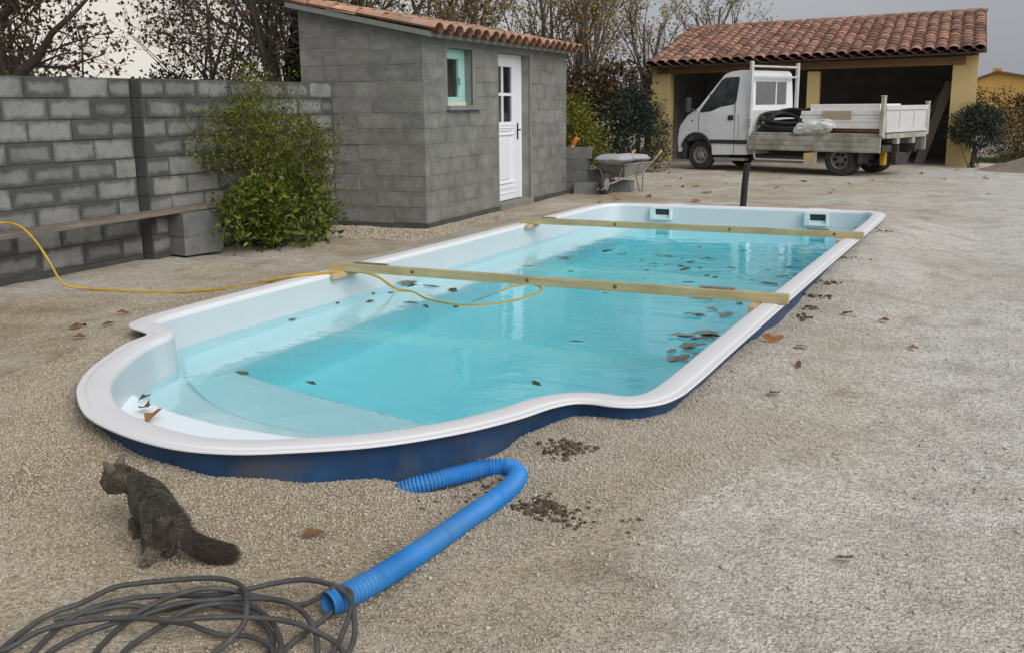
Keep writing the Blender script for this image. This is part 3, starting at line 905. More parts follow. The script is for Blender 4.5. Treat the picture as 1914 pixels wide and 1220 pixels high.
wall1 = empty('block_wall', (-8.2, 0, 0))
tag(wall1, 'weathered grey block wall section left of the vertical gap', 'wall', 'concrete block boundary wall')
MB().box(-.2, 0, 3.2, 7.905, -.1, 1.86).build('core', 'mortar_dark', wall1)
lay_blocks(wall1, 3.2, 7.905, .055, 1.862, 0, 'wall_block', face='east', ch=.2008, shift=.06, joint=.012, rs=11)
wall2 = empty('block_wall', (-8.08, 0, 0))
tag(wall2, 'grey block wall section behind the leafy bush, joining the shed', 'wall', 'concrete block boundary wall')
MB().box(-.2, 0, 7.945, 11.22, -.1, 1.86).build('core', 'mortar_dark', wall2)
lay_blocks(wall2, 7.945, 11.20, .055, 1.862, 0, 'wall_block', face='east', ch=.2008, shift=.20, rs=12)
# end face of the second section, seen beside the gap
g = empty('end_face', (0, 7.945, 0)); g.parent = wall2
for k in range(9):
    link('block', block_mesh(.185, .186, .04, 'mortar_dark'), None, g, (-.1, -.006, .155 + k * .2008))

plank = MB().box(-.11, .11, 4.6, 8.95, 0, .045).build('scaffold_plank', 'old_wood', None, (-8.0 + .02, 0, .465), (0, 0, 0), bevel=(.004, 1))
plank.rotation_euler = (R_(0.7), 0, R_(0.0))
plank.location = (-7.955, 0, .384)
tag(plank, 'weathered scaffold plank lying along the block wall', 'plank')

def cblock(loc, rz, label, group, L=.5, W=.2, H=.2):
    """hollow concrete block as a thing"""
    t = MB()
    w = .035
    t.box(-L / 2, L / 2, -W / 2, -W / 2 + w, 0, H).box(-L / 2, L / 2, W / 2 - w, W / 2, 0, H)
    for x in (-L / 2, -.0175, L / 2 - w):
        t.box(x + (.001 if x < 0 else 0), x + w - .001, -W / 2 + w, W / 2 - w, 0.001, H - .001)
    t.box(-L / 2 + .002, L / 2 - .002, -W / 2 + .003, W / 2 - .003, H - .022, H - .002)
    o = t.build('concrete_block', 'loose_block', None, loc, (0, 0, rz))
    tag(o, label, 'block', group)
    return o
G1 = 'loose blocks propping the plank'
cblock((-7.93, 8.40, .03), R_(80), 'bottom loose block of the pair under the plank', G1, .5, .3, .2)
cblock((-7.93, 8.39, .232), R_(82), 'upper loose block carrying the plank beside the bush', G1, .5, .3, .25)
cblock((-7.93, 5.25, .0), R_(90), 'bottom block propping the near end of the plank', G1)
cblock((-7.93, 5.25, .202), R_(90), 'upper block propping the near end of the plank', G1, .5, .2, .243)

# ------------------------------------------------------------------ roof tiles
def tile_geo(L=.46, r0=.138, r1=.118, t=.013, n=8):
    v, f = [], []
    for (y, r) in ((0, r0), (L, r1)):
        for rr in (r, r - t):
            for k in range(n + 1):
                a = math.pi * k / n
                v.append((rr * math.cos(a), y, rr * math.sin(a) * .66))
    m = n + 1
    for k in range(n):
        f.append((k, k + 1, 2 * m + k + 1, 2 * m + k))                   # outer
        f.append((m + k, 3 * m + k, 3 * m + k + 1, m + k + 1))           # inner
        f.append((k, m + k, m + k + 1, k + 1))                           # lower end
    return v, f
TV, TF = tile_geo()
def tile_mesh(m):
    me = bpy.data.meshes.new('tile'); me.from_pydata(TV, [], TF); me.update()
    smooth(me, 50); me.materials.append(M[m]); return me

def tiled_roof(parent, ncol, pitch_x, x0, y0, z0, ang, nrow, exposure, m, m_far, limit, zs=0.0, seed=1):
    """cover tiles laid up the slope (+y); the first rows are single objects, the rest one part"""
    rr = random.Random(seed)
    me = tile_mesh(m)
    far = MB()
    cnt = 0
    ca, sa = math.cos(ang), math.sin(ang)
    for r in range(nrow):
        for c in range(ncol):
            s = r * exposure + rr.uniform(-.015, .015)
            x = x0 + c * pitch_x + rr.uniform(-.008, .008)
            lift = .012 + rr.uniform(0, .008)
            p = (x, y0 + s * ca - lift * sa, z0 + s * sa + lift * ca + zs * (x - x0))
            rot = (ang - .022 + rr.uniform(-.012, .012), rr.uniform(-.03, .03), rr.uniform(-.03, .03))
            if cnt < limit:
                link('tile', me, None, parent, p, rot)
                cnt += 1
            else:
                T = Matrix.LocRotScale(Vector(p), Matrix.Rotation(rot[2], 3, 'Z') @ Matrix.Rotation(rot[1], 3, 'Y') @ Matrix.Rotation(rot[0], 3, 'X'), None)
                far.add([T @ Vector(v) for v in TV], TF)
    if far.v:
        o = far.build('upper_tiles', m_far, parent, sm=50)
        o['kind'] = 'stuff'
    # channel tiles: one wavy sheet of upturned tiles below
    v, f = [], []
    n = 8
    L = nrow * exposure + .1
    W = ncol * n
    for r, (sy) in enumerate((-.02, L)):
        for k in range(W + 1):
            ph = k / n
            x = x0 - pitch_x / 2 + (k / n - .5) * pitch_x + pitch_x / 2
            dz = .035 * math.cos(2 * math.pi * (k / n))
            v.append((x, y0 + sy * ca, z0 + sy * sa + dz + .0 + zs * (x - x0)))
    for k in range(W):
        f.append((k, k + 1, W + 1 + k + 1, W + 1 + k))
    u = MB().add(v, f).build('channel_tiles', 'tile_under', parent, sm=60)
    u['kind'] = 'stuff'

# ------------------------------------------------------------------ garden shed (x along the door wall, y into the shed)
shed = empty('garden_shed', (-6.774, 11.364, 0), R_(94.135))
tag(shed, 'grey concrete block shed with tiled lean-to roof, white door and teal window', 'shed')
SL, SD, SH = 5.5, 1.80, 2.47
WX0, WX1, WZ0, WZ1 = .68, 1.50, 1.555, 2.30
DX0, DX1, DZ0, DZ1 = 2.42, 3.73, .09, 2.31
rise = .20
wl_ = MB()
wl_.box(0, WX0, 0, .2, -.15, SH).box(WX1, DX0, 0, .2, -.15, SH).box(DX1, SL, 0, .2, -.15, SH)
wl_.box(WX0, WX1, 0, .2, -.15, WZ0).box(WX0, WX1, 0, .2, WZ1, SH).box(DX0, DX1, 0, .2, DZ1, SH).box(DX0, DX1, 0, .2, -.15, DZ0 - .03)
wl_.build('front_wall', 'mortar', shed)
top = lambda y: SH + y * rise
MB().add([(0, .2, -.15), (0, SD, -.15), (0, SD, top(SD)), (0, .2, top(.2)), (.2, .2, -.15), (.2, SD, -.15), (.2, SD, top(SD)), (.2, .2, top(.2))],
         [(0, 3, 2, 1), (4, 5, 6, 7), (1, 2, 6, 5), (3, 7, 6, 2), (0, 1, 5, 4), (0, 4, 7, 3)]).build('gable_wall', 'mortar', shed)
MB().add([(SL - .2, .2, -.15), (SL - .2, SD, -.15), (SL - .2, SD, top(SD)), (SL - .2, .2, top(.2)), (SL, .2, -.15), (SL, SD, -.15), (SL, SD, top(SD)), (SL, .2, top(.2))],
         [(0, 3, 2, 1), (4, 5, 6, 7), (1, 2, 6, 5), (3, 7, 6, 2), (0, 1, 5, 4), (0, 4, 7, 3)]).build('far_gable_wall', 'mortar', shed)
MB().box(.2, SL - .2, SD - .2, SD, -.15, top(SD) - .02).build('back_wall', 'mortar', shed)
LW = (WX0 - .12, WX1 + .12, WZ0 - .02, WZ1 + .17)
LD = (DX0 - .10, DX1 + .12, -.3, DZ1 + .155)
lay_blocks(shed, 0.0, SL, .07, SH - .01, 0, 'shed_block', holes=[(WX0 - .09, WX1 + .10, WZ0 - .06, WZ1 + .15), (DX0 - .03, DX1 + .06, -.3, DZ1 + .14)], shift=.13, joint=.005, proud=.003, rs=21)
lay_blocks(shed, .0, SD, .07, 3.2, 0, 'shed_block', face='gable', topf=lambda y: top(y) - .03, shift=.02, joint=.005, proud=.003, rs=22)
MB().box(-.02, SL, -.015, .03, -.15, .068).box(-.0155, .03, .0301, SD, -.15, .067).build('footing', 'mortar_dark', shed)
# smooth render bands round the openings
rb = MB()
rb.box(WX0 - .09, WX1 + .10, -.008, .03, WZ1, WZ1 + .15).box(WX1 + .0, WX1 + .10, -.008, .03, WZ0 - .06, WZ1).box(WX0 - .09, WX0, -.008, .03, WZ0 - .06, WZ1)
rb.build('window_surround', 'render', shed, bevel=(.004, 1))
rb = MB()
rb.box(DX0 - .03, DX1 + .06, -.008, .03, DZ1, DZ1 + .14).box(DX1, DX1 + .06, -.008, .03, .06, DZ1).box(DX0 - .03, DX0, -.008, .03, .06, DZ1)
rb.build('door_surround', 'render', shed, bevel=(.004, 1))
MB().box(WX0 - .06, WX1 + .20, -.07, .16, WZ0 - .06, WZ0 - .002).build('window_sill', 'render', shed, bevel=(.006, 2))
MB().box(DX0 - .02, DX1 + .03, -.05, .2, -.1, DZ0 - .002).build('threshold', 'render', shed, bevel=(.006, 2))
# window
wy = .115
win = MB()
win.box(WX0 + .002, WX1 - .002, wy, wy + .06, WZ1 - .13, WZ1 - .002).box(WX0 + .002, WX1 - .002, wy, wy + .06, WZ0 + .05, WZ0 + .115)
win.box(WX0 + .002, WX0 + .11, wy, wy + .06, WZ0 + .115, WZ1 - .13).box(WX1 - .20, WX1 - .002, wy, wy + .06, WZ0 + .115, WZ1 - .13)
w_ = win.build('window', 'teal', shed, bevel=(.006, 2))
MB().box(WX0 + .01, WX1 - .01, wy - .015, wy + .06, WZ0 - .002, WZ0 + .049).build('bottom_rail', 'cream', w_)
MB().box(WX0 + .11, WX1 - .20, wy + .035, wy + .04, WZ0 + .115, WZ1 - .13).build('pane', 'glass', w_)
MB().tube([(WX1 - .235, wy - .0, WZ0 + .36), (WX1 - .235, wy - .03, WZ0 + .36), (WX1 - .25, wy - .035, WZ0 + .27)], .011, 8).build('window_handle', 'galv', w_)
# door
dy = .155
dr = MB()
dr.box(DX0 + .002, DX1 - .002, dy + .02, dy + .06, DZ0, DZ1 - .002)
d_ = None
leaf = MB()
px = [(2.60, 2.955), (3.00, 3.355)]
pz = [(1.30, 1.69), (1.735, 2.125)]
x0, x1 = DX0 + .03, DX1 - .045
leaf.box(x0, px[0][0], dy, dy + .045, DZ0 + .01, DZ1 - .04).box(px[1][1], x1, dy, dy + .045, DZ0 + .01, DZ1 - .04)
leaf.box(px[0][0], px[1][1], dy, dy + .045, pz[1][1], DZ1 - .04).box(px[0][0], px[1][1], dy, dy + .045, 1.16, pz[0][0])
leaf.box(px[0][0], px[1][1], dy, dy + .045, DZ0 + .01, .33)
leaf.box(px[0][0], px[1][1], dy + .018, dy + .04, .33, 1.16)
d_ = leaf.build('door', 'door_white', shed, bevel=(.005, 2))
fr = MB()
fr.box(DX1 - .045, DX1 - .002, dy - .012, dy + .06, DZ0, DZ1 - .002).box(DX0 + .002, DX0 + .03, dy - .012, dy + .06, DZ0, DZ1 - .002).box(DX0 + .03, DX1 - .045, dy - .012, dy + .06, DZ1 - .04, DZ1 - .002)
fr.build('door_frame', 'door_white', d_, bevel=(.004, 1))
for a, b in px:
    for c, e in pz:
        MB().box(a + (.0 if a < 2.7 else .0), b, dy + .025, dy + .03, c, e).build('pane', 'glass', d_)
MB().box(px[0][1], px[1][0], dy + .002, dy + .04, pz[0][0], pz[1][1]).box(px[0][0], px[0][1], dy + .002, dy + .04, pz[0][1], pz[1][0]).box(px[1][0], px[1][1], dy + .002, dy + .04, pz[0][1], pz[1][0]).build('muntin', 'door_white', d_, bevel=(.004, 1))
for z in (1.10, 1.20, 1.245, .36, .28, .20):
    MB().box(px[0][0] - .06, px[1][1] + .10, dy - .012, dy + .02, z, z + .014).build('moulding', 'door_white', d_, bevel=(.004, 1))
MB().box(2.72, 3.24, dy + .004, dy + .02, .42, 1.06).build('door_panel', 'door_white', d_, bevel=(.012, 2))
hx = 3.56
MB().box(hx - .018, hx + .018, dy - .012, dy + .002, 1.02, 1.27).tube([(hx, dy - .01, 1.17), (hx, dy - .055, 1.17), (hx - .11, dy - .06, 1.165)], .011, 8).build('door_handle', 'iron', d_, sm=40)
# roof
roof = empty('roof'); roof.parent = shed
ra = math.atan(rise)
MB().add([(-.14, -.16, SH - .05 - .16 * rise), (SL + .12, -.16, SH - .05 - .16 * rise), (SL + .12, SD + .1, top(SD + .1) - .03), (-.14, SD + .1, top(SD + .1) - .03),
          (-.14, -.16, SH + .015 - .16 * rise), (SL + .12, -.16, SH + .015 - .16 * rise), (SL + .12, SD + .1, top(SD + .1) + .035), (-.14, SD + .1, top(SD + .1) + .035)],
         [(0, 3, 2, 1), (4, 5, 6, 7), (0, 1, 5, 4), (1, 2, 6, 5), (2, 3, 7, 6), (3, 0, 4, 7)]).build('verge_slab', 'render', roof)
tiled_roof(roof, 20, .295, -.02, -.24, SH + .035 - .24 * rise, ra, 6, .37, 'tile_shed', 'tile_shed', 400, seed=5)

# ------------------------------------------------------------------ garage (x along the front, y away from the camera)
gar = empty('open_garage', (-8.975, 26.937, 0), R_(2.87))
tag(gar, 'ochre open-fronted garage with terracotta tiled roof behind the white truck', 'garage')
GW, GD = 7.96, 5.6
tz = lambda x: .011 * x
def gbox(name, x0, x1, y0, y1, z0, z1, m, t0=0, t1=1):
    mb = MB().box(x0, x1, y0, y1, z0, z1)
    mb.v = [(x, y, z + (tz(x) if z == z1 else (tz(x) if t0 else 0))) for x, y, z in mb.v]
    return mb.build(name, m, gar, bevel=(.01, 2))
gbox('pillar', 0, .49, 0, .45, -.2, 2.47, 'ochre')
gbox('pillar', 7.40, GW, 0, .45, -.2, 2.60, 'ochre')
gbox('pillar', 4.03, 4.32, .02, .40, -.2, 2.30, 'ochre')
gbox('side_wall', 0.002, .2, .45, GD, -.2, 2.47, 'ochre')
gbox('side_wall', GW - .2, GW - .002, .45, GD, -.2, 2.60, 'ochre')
gbox('back_wall', .2, GW - .2, GD - .2, GD, -.2, 2.5, 'inner_grey')
gbox('inner_lining', .201, .25, .451, GD - .2, -.1, 2.45, 'inner_grey')
gbox('concrete_slab', .25, GW - .2, .05, GD - .2, -.1, .012, 'concrete_floor')
gbox('lintel_beam', .16, 7.68, -.03, .22, 2.305, 2.50, 'beam_wood', 1)
gbox('fascia_board', .10, 7.85, -.012, .20, 2.505, 2.56, 'bark', 1)
groof = empty('roof'); groof.parent = gar
gang = math.atan(1.12 / 4.6)
EZ = 2.545
tiled_roof(groof, 29, .282, .06, -.42, EZ, gang, 14, .36, 'tile', 'tile_island', 290, zs=.0225, seed=9)
yr = -.42 + 14 * .36 * math.cos(gang); zr = EZ + 14 * .36 * math.sin(gang)
def sh(x, z): return z + .0225 * x
MB().add([(-.1, -.38, sh(0, EZ - .05)), (GW + .15, -.38, sh(8, EZ - .05)), (GW + .15, yr, sh(8, zr - .05)), (-.1, yr, sh(0, zr - .05)), (GW + .15, yr + 3.5, sh(8, zr - .85)), (-.1, yr + 3.5, sh(0, zr - .85)),
          (-.1, -.38, sh(0, EZ - .09)), (GW + .15, -.38, sh(8, EZ - .09)), (GW + .15, yr, sh(8, zr - .09)), (-.1, yr, sh(0, zr - .09)), (GW + .15, yr + 3.5, sh(8, zr - .9)), (-.1, yr + 3.5, sh(0, zr - .9))],
         [(0, 1, 2, 3), (3, 2, 4, 5), (6, 9, 8, 7), (9, 11, 10, 8), (0, 6, 7, 1), (0, 3, 9, 6), (1, 7, 8, 2), (3, 5, 11, 9), (2, 8, 10, 4), (5, 4, 10, 11)]).build('roof_deck', 'bark', groof)
rd = MB()
for k in range(19):
    T = Matrix.Translation((-.1 + k * .43, yr, sh(k * .43, zr) + .0)) @ Matrix.Rotation(-math.pi / 2, 4, 'Z')
    rd.add([T @ Vector((v[0] * 1.15, v[1] * 1.08, v[2] * 1.1)) for v in TV], TF)
o = rd.build('ridge_tiles', 'tile_island', groof, sm=50); o['kind'] = 'stuff'
# gable triangles
for gx in (0.0, GW - .2):
    MB().add([(gx + a, y, z) for a in (.003, .197) for y, z in ((.0, sh(gx, 2.44)), (GD, sh(gx, 2.44)), (GD, sh(gx, 3.1)), (yr, sh(gx, zr - .1)))],
             [(0, 3, 2, 1), (4, 5, 6, 7), (0, 1, 5, 4), (1, 2, 6, 5), (2, 3, 7, 6), (3, 0, 4, 7)]).build('gable', 'ochre', gar)
# things kept in the garage
def gpt(x, y, z): return gar.matrix_world @ Vector((x, y, z))
bpy.context.view_layer.update()
b1 = MB().bar(gpt(6.78, .6, .012), gpt(7.36, .9, 2.0), .22, .03, (0, -1, 0)).build('leaning_board', 'old_wood')
tag(b1, 'wide grey board leaning inside the garage beside the right pillar', 'board')
b2 = MB().bar(gpt(6.45, .7, .012), gpt(7.15, 1.2, 1.75), .05, .03, (0, -1, 0)).build('leaning_board', 'old_wood')
tag(b2, 'thin dark lath leaning inside the garage beside the right pillar', 'board')
b3 = MB().box(-.3, .3, -.2, .2, 0, .55).box(-.32, .32, -.22, .22, .551, .58).box(-.2, .2, -.23, -.21, .1, .45).build('storage_crate', 'loose_block', None, gpt(5.9, 1.6, .013), (0, 0, .2), bevel=(.01, 1))
tag(b3, 'grey crate on the garage floor behind the truck', 'crate')

# ------------------------------------------------------------------ white tipper truck (x from front to rear, y away from camera, origin near front wheel)
trk = empty('tipper_truck', (-6.814, 24.015, 0), R_(-19.58))
tag(trk, 'white flatbed tipper truck with dusty bed parked before the garage', 'truck')
TW = 2.0
def ins(z): return max(0.0, (z - 1.30)) * .13
low = [(-.60, .40), (-.63, .66), (-.615, .80), (-.59, .96), (-.56, 1.04), (-.36, 1.27), (-.30, 1.30), (1.30, 1.30), (1.31, .39), (.37, .36), (.34, .58)] + \
      [(-.075 + .43 * math.cos(a), .44 + .43 * math.sin(a)) for a in [R_(k) for k in range(20, 161, 14)]] + [(-.50, .42)]
up = [(-.30, 1.30), (-.06, 1.45), (.50, 2.10), (.58, 2.19), (.74, 2.245), (1.00, 2.27), (1.22, 2.265), (1.285, 2.20), (1.30, 1.30)]
cabm = MB()
n = len(low)
cabm.add([(x, .02, z) for x, z in low] + [(x, TW - .02, z) for x, z in low], [tuple(range(n)), tuple(range(2 * n - 1, n - 1, -1))] + [(i + n, (i + 1) % n + n, (i + 1) % n, i) for i in range(n)])
n = len(up)
cabm.add([(x, .02 + ins(z), z) for x, z in up] + [(x, TW - .02 - ins(z), z) for x, z in up], [tuple(range(n)), tuple(range(2 * n - 1, n - 1, -1))] + [(i + n, (i + 1) % n + n, (i + 1) % n, i) for i in range(n)])
cab = cabm.build('cab', 'truck_white', trk, sm=40, bevel=(.022, 2))
def sidepoly(poly, off, th=.004):
    v = [(x, .02 + ins(z) - off, z) for x, z in poly] + [(x, .02 + ins(z) - off + th, z) for x, z in poly]
    n = len(poly)
    return MB().add(v, [tuple(range(n)), tuple(range(2 * n - 1, n - 1, -1))] + [(i + n, (i + 1) % n + n, (i + 1) % n, i) for i in range(n)])
sidepoly([(-.02, 1.335), (.06, 1.335), (.30, 1.36), (.55, 1.46), (.93, 1.515), (.965, 1.58), (.995, 2.09), (.96, 2.13), (.62, 2.12), (.51, 2.06), (.02, 1.42)], .005).build('side_window', 'glass_cab', cab)
sidepoly([(.205, 1.352), (.235, 1.354), (.255, 1.76), (.225, 1.73)], .007).build('window_post', 'bumper', cab)
MB().add([(x - .012, y, z + .008) for x, y, z in ((-.03, .17, 1.475), (-.03, TW - .17, 1.475), (.49, TW - .24, 2.085), (.49, .24, 2.085))], [(0, 3, 2, 1)]).build('windscreen', 'glass_cab', cab)
MB().box(-.665, -.40, .03, TW - .03, .24, .655).build('bumper', 'bumper', cab, bevel=(.03, 2))
MB().box(-.636, -.60, .12, .40, .74, .93).build('headlight', 'glass_rear', cab, bevel=(.01, 2))
MB().box(-.636, -.60, TW - .40, TW - .12, .74, .93).build('headlight', 'glass_rear', cab, bevel=(.01, 2))
ar = MB()
pts = [(-.075 + .44 * math.cos(a), .44 + .44 * math.sin(a)) for a in [R_(k) for k in range(14, 172, 9)]]
pin = [(-.075 + .375 * math.cos(a), .44 + .375 * math.sin(a)) for a in [R_(k) for k in range(14, 172, 9)]]
m_ = len(pts)
ar.add([(x, -.012, z) for x, z in pts] + [(x, -.012, z) for x, z in pin] + [(x, .06, z) for x, z in pts] + [(x, .06, z) for x, z in pin],
       [(i, i + 1, m_ + i + 1, m_ + i) for i in range(m_ - 1)] + [(i, 2 * m_ + i, 2 * m_ + i + 1, i + 1) for i in range(m_ - 1)] + [(m_ + i, m_ + i + 1, 3 * m_ + i + 1, 3 * m_ + i) for i in range(m_ - 1)])
ar.build('wheel_arch_trim', 'bumper', cab)
MB().box(.30, 1.305, .006, .03, .625, .715).build('trim_strip', 'bumper', cab)
MB().box(.78, .93, -.004, .03, 1.16, 1.27).build('door_handle', 'bumper', cab, bevel=(.008, 1))
MB().box(-.235, -.195, .012, .03, 1.13, 1.16).build('side_indicator', 'bumper', cab)
for x0_, x1_, z0_, z1_ in ((-.038, -.027, .90, 1.33), (.953, .963, .40, 1.52), (1.06, 1.067, .62, 1.295)):
    MB().box(x0_, x1_, .0165, .03, z0_, z1_).build('door_seam', 'chassis', cab)
MB().tube([(-.10, .02, 1.38), (-.22, -.10, 1.42)], .018, 8).box(-.27, -.20, -.22, -.06, 1.34, 1.68).build('wing_mirror', 'bumper', cab, bevel=(.01, 1))
MB().tube([(-.10, TW - .02, 1.38), (-.22, TW + .10, 1.42)], .018, 8).box(-.27, -.20, TW + .06, TW + .22, 1.34, 1.68).build('wing_mirror', 'bumper', cab, bevel=(.01, 1))
for y0_, y1_ in ((.33, 1.16), (1.22, 1.62)):
    MB().box(1.288, 1.306, y0_, y1_, 1.50, 2.02).build('rear_window', 'glass_rear', cab, bevel=(.02, 2))
MB().box(.38, 1.20, .05, .30, .24, .30).build('side_step', 'bed_grey', trk, bevel=(.01, 1))
def wheel(x, y, dual=False, dish=False):
    T = Matrix.Translation((x, y, .345))
    w = empty('wheel', (0, 0, 0)); w.parent = trk
    W = .20
    def tyre(yo):
        return MB().lathe([(.20, yo + .03), (.24, yo + .008), (.30, yo), (.335, yo + .02), (.345, yo + .05), (.345, yo + W - .05), (.335, yo + W - .02), (.30, yo + W), (.22, yo + W - .01)], 30, T).build('tyre', 'rubber', w, sm=40)
    tyre(0)
    if dual: tyre(.24)
    if dish:
        MB().lathe([(.20, .028), (.19, .03), (.175, .06), (.15, .13), (.06, .135), (.05, .11), (0.0, .105)], 24, T).build('rim', 'rim', w, sm=35)
    else:
        r = MB().lathe([(.20, .028), (.19, .02), (.175, .035), (.16, .05), (.09, .03), (.07, -.005), (0.0, -.008)], 24, T)
        r.build('rim', 'rim', w, sm=35)
    for k in range(6):
        a = k * math.pi / 3
        MB().lathe([(.026, .03 if dish else .02), (.02, .128 if dish else .0), (0, .122 if dish else -.004)] if dish else [(.03, .045), (.024, .034), (0, .033)], 8, T @ Matrix.Translation((.115 * math.cos(a), .0, .115 * math.sin(a)))).build('wheel_hole', 'chassis', w)
wheel(-.0, .05)
wheel(.0, TW - .26)
wheel(3.57, .06, True, True)
wheel(3.57, TW - .5, True, True)
MB().box(.9, 4.62, .55, .63, .50, .66).box(.9, 4.62, TW - .63, TW - .55, .50, .66).box(3.5, 3.64, .3, TW - .3, .28, .42).box(1.5, 2.3, .63, 1.3, .42, .62).build('chassis', 'chassis', trk)
MB().tube([(1.50, .03, .50), (1.51, .03, .34), (1.56, .03, .30), (2.95, .03, .30), (3.02, .03, .34), (3.04, .03, .50)], .022, 8).build('side_guard', 'bed_pale', trk, sm=40)
MB().box(1.38, 4.55, .0, TW + .05, .80, .90).build('bed_floor', 'bed_grey', trk, bevel=(.01, 1))
MB().box(1.38, 4.53, -.045, -.012, .51, .83).build('dropside', 'bed_grey', trk, bevel=(.008, 1))
for k in range(3):
    MB().box(1.382, 4.528, -.053, -.0455, .535 + k * .10, .541 + k * .10).build('dropside_rib', 'bed_grey', trk)
MB().box(1.38, 4.53, TW + .06, TW + .09, .51, .83).build('dropside', 'bed_grey', trk, bevel=(.008, 1))
MB().box(1.36, 1.40, .02, TW - .0, .905, 1.38).build('headboard', 'bed_pale', trk, bevel=(.006, 1))
for y_ in (.0, TW - .04):
    MB().box(1.34, 1.41, y_ - .03, y_ + .05, .60, 2.46 if y_ < 1 else 2.45).build('rack_post', 'bed_pale', trk, bevel=(.006, 1))
for z_ in (2.10, 2.33):
    MB().box(1.355, 1.395, .05, TW - .07, z_, z_ + .045).build('rack_rail', 'bed_pale', trk, bevel=(.004, 1))
MB().box(1.33, 1.43, -.055, -.032, 1.03, 1.20).build('side_latch', 'bed_grey', trk, bevel=(.008, 1))
for y_ in (-.03, TW + .03):
    MB().box(4.50, 4.58, y_ - .04, y_ + .05, .84, 1.64 if y_ < 1 else 1.52).box(4.495, 4.585, y_ - .05, y_ + .06, 1.641 if y_ < 1 else 1.521, 1.67 if y_ < 1 else 1.55).build('tail_post', 'bed_grey', trk, bevel=(.008, 1))
tgt = MB().box(4.535, 4.565, .03, TW - .03, .92, 1.47).build('tailgate', 'bed_pale', trk, bevel=(.004, 1))
for z0_, z1_ in ((.922, .985), (1.375, 1.468)):
    MB().box(4.566, 4.59, .035, TW - .035, z0_, z1_).build('tailgate_rail', 'bed_pale', tgt, bevel=(.005, 1))
for y_ in (.06, .66, 1.32, TW - .10):
    MB().box(4.566, 4.58, y_, y_ + .04, .987, 1.373).build('tailgate_rib', 'bed_pale', tgt)
MB().box(4.53, 4.60, .10, TW - .08, .80, .90).box(4.50, 4.60, .55, .68, .68, .80).box(4.50, 4.60, 1.28, 1.40, .68, .80).build('rear_crossmember', 'bed_grey', trk, bevel=(.006, 1))
MB().box(4.40, 4.52, .08, .50, .52, .66).build('rear_light', 'chassis', trk, bevel=(.01, 1))
MB().box(4.40, 4.52, TW - .5, TW - .08, .52, .66).build('rear_light', 'chassis', trk, bevel=(.01, 1))
MB().box(4.20, 4.32, .62, .74, .22, .60).build('spring_hanger', 'yellow_paint', trk, bevel=(.02, 1))
MB().box(4.02, 4.05, .02, .46, .28, .52).build('mudflap', 'rubber', trk)
MB().box(4.30, 4.44, .9, 1.5, .22, .48).build('rear_underrun', 'chassis', trk, bevel=(.01, 1))
bpy.context.view_layer.update()
def tpt(x, y, z): return trk.matrix_world @ Vector((x, y, z))
# load
hm = MB()
for q, (rx, ry, dx, z, tl, ph) in enumerate(((.58, .46, 0, .965, .04, 0), (.50, .40, .04, 1.05, .16, .9), (.58, .48, -.02, 1.12, .24, .2), (.44, .36, .06, 1.20, .34, .7), (.54, .45, -.03, 1.21, .22, -.4), (.33, .27, .02, 1.14, .30, -.8), (.42, .34, -.06, 1.06, .10, .5))):
    hm.tube([tpt(1.98 + dx + rx * math.cos(a), .52 + ry * math.sin(a), z + tl * .55 * math.sin(a - .5 + ph * .4)) for a in [k * math.pi / 20 for k in range(40)]], .044, 9, closed=True)
hm.tube([tpt(2.0, 1.0, 1.33), tpt(2.4, 1.02, 1.40), tpt(2.8, .95, 1.40), tpt(3.3, 1.0, 1.38)], .05, 9)
tag(hm.build('drain_hose', 'black_hose', sm=60), 'thick black drainage hose coiled on the truck bed', 'hose')
GB = 'white boards loaded on the truck'
lbl = ['lowest white board in the stack on the truck bed', 'second white board from the bottom of the truck stack', 'third white board from the bottom of the truck stack', 'fourth white board in the truck stack, just under the top', 'topmost white board of the stack on the truck bed']
for k, (a, b, z0_, z1_, y0_) in enumerate(((2.75, 4.46, 1.00, 1.12, .08), (2.66, 4.44, 1.125, 1.20, .06), (2.58, 4.42, 1.205, 1.275, .09), (2.62, 4.43, 1.28, 1.36, .05), (2.80, 4.38, 1.365, 1.50, .10))):
    o = MB().box(a, b, y0_, y0_ + .95, z0_, z1_).build('white_board', 'board_white', None, trk.location, (0, R_(.6) * (k - 2) * .3, trk.rotation_euler.z), bevel=(.006, 1))
    o.rotation_euler = (0, 0, trk.rotation_euler.z + R_(.35 * (k - 2)))
    tag(o, lbl[k], 'board', GB)
tag(MB().box(3.15, 3.82, .02, .045, 1.19, 1.36).build('cardboard_sheet', 'cardboard', None, trk.location, trk.rotation_euler, bevel=(.003, 1)), 'beige cardboard sheet against the white boards on the truck', 'cardboard')
tag(MB().tube([(2.9, .30, .965), (3.6, .16, .965), (4.44, .12, .965)], [.05, .062, .06], 10).build('log', 'log', None, trk.location, trk.rotation_euler, sm=50), 'brown log under the white boards on the truck bed', 'log')
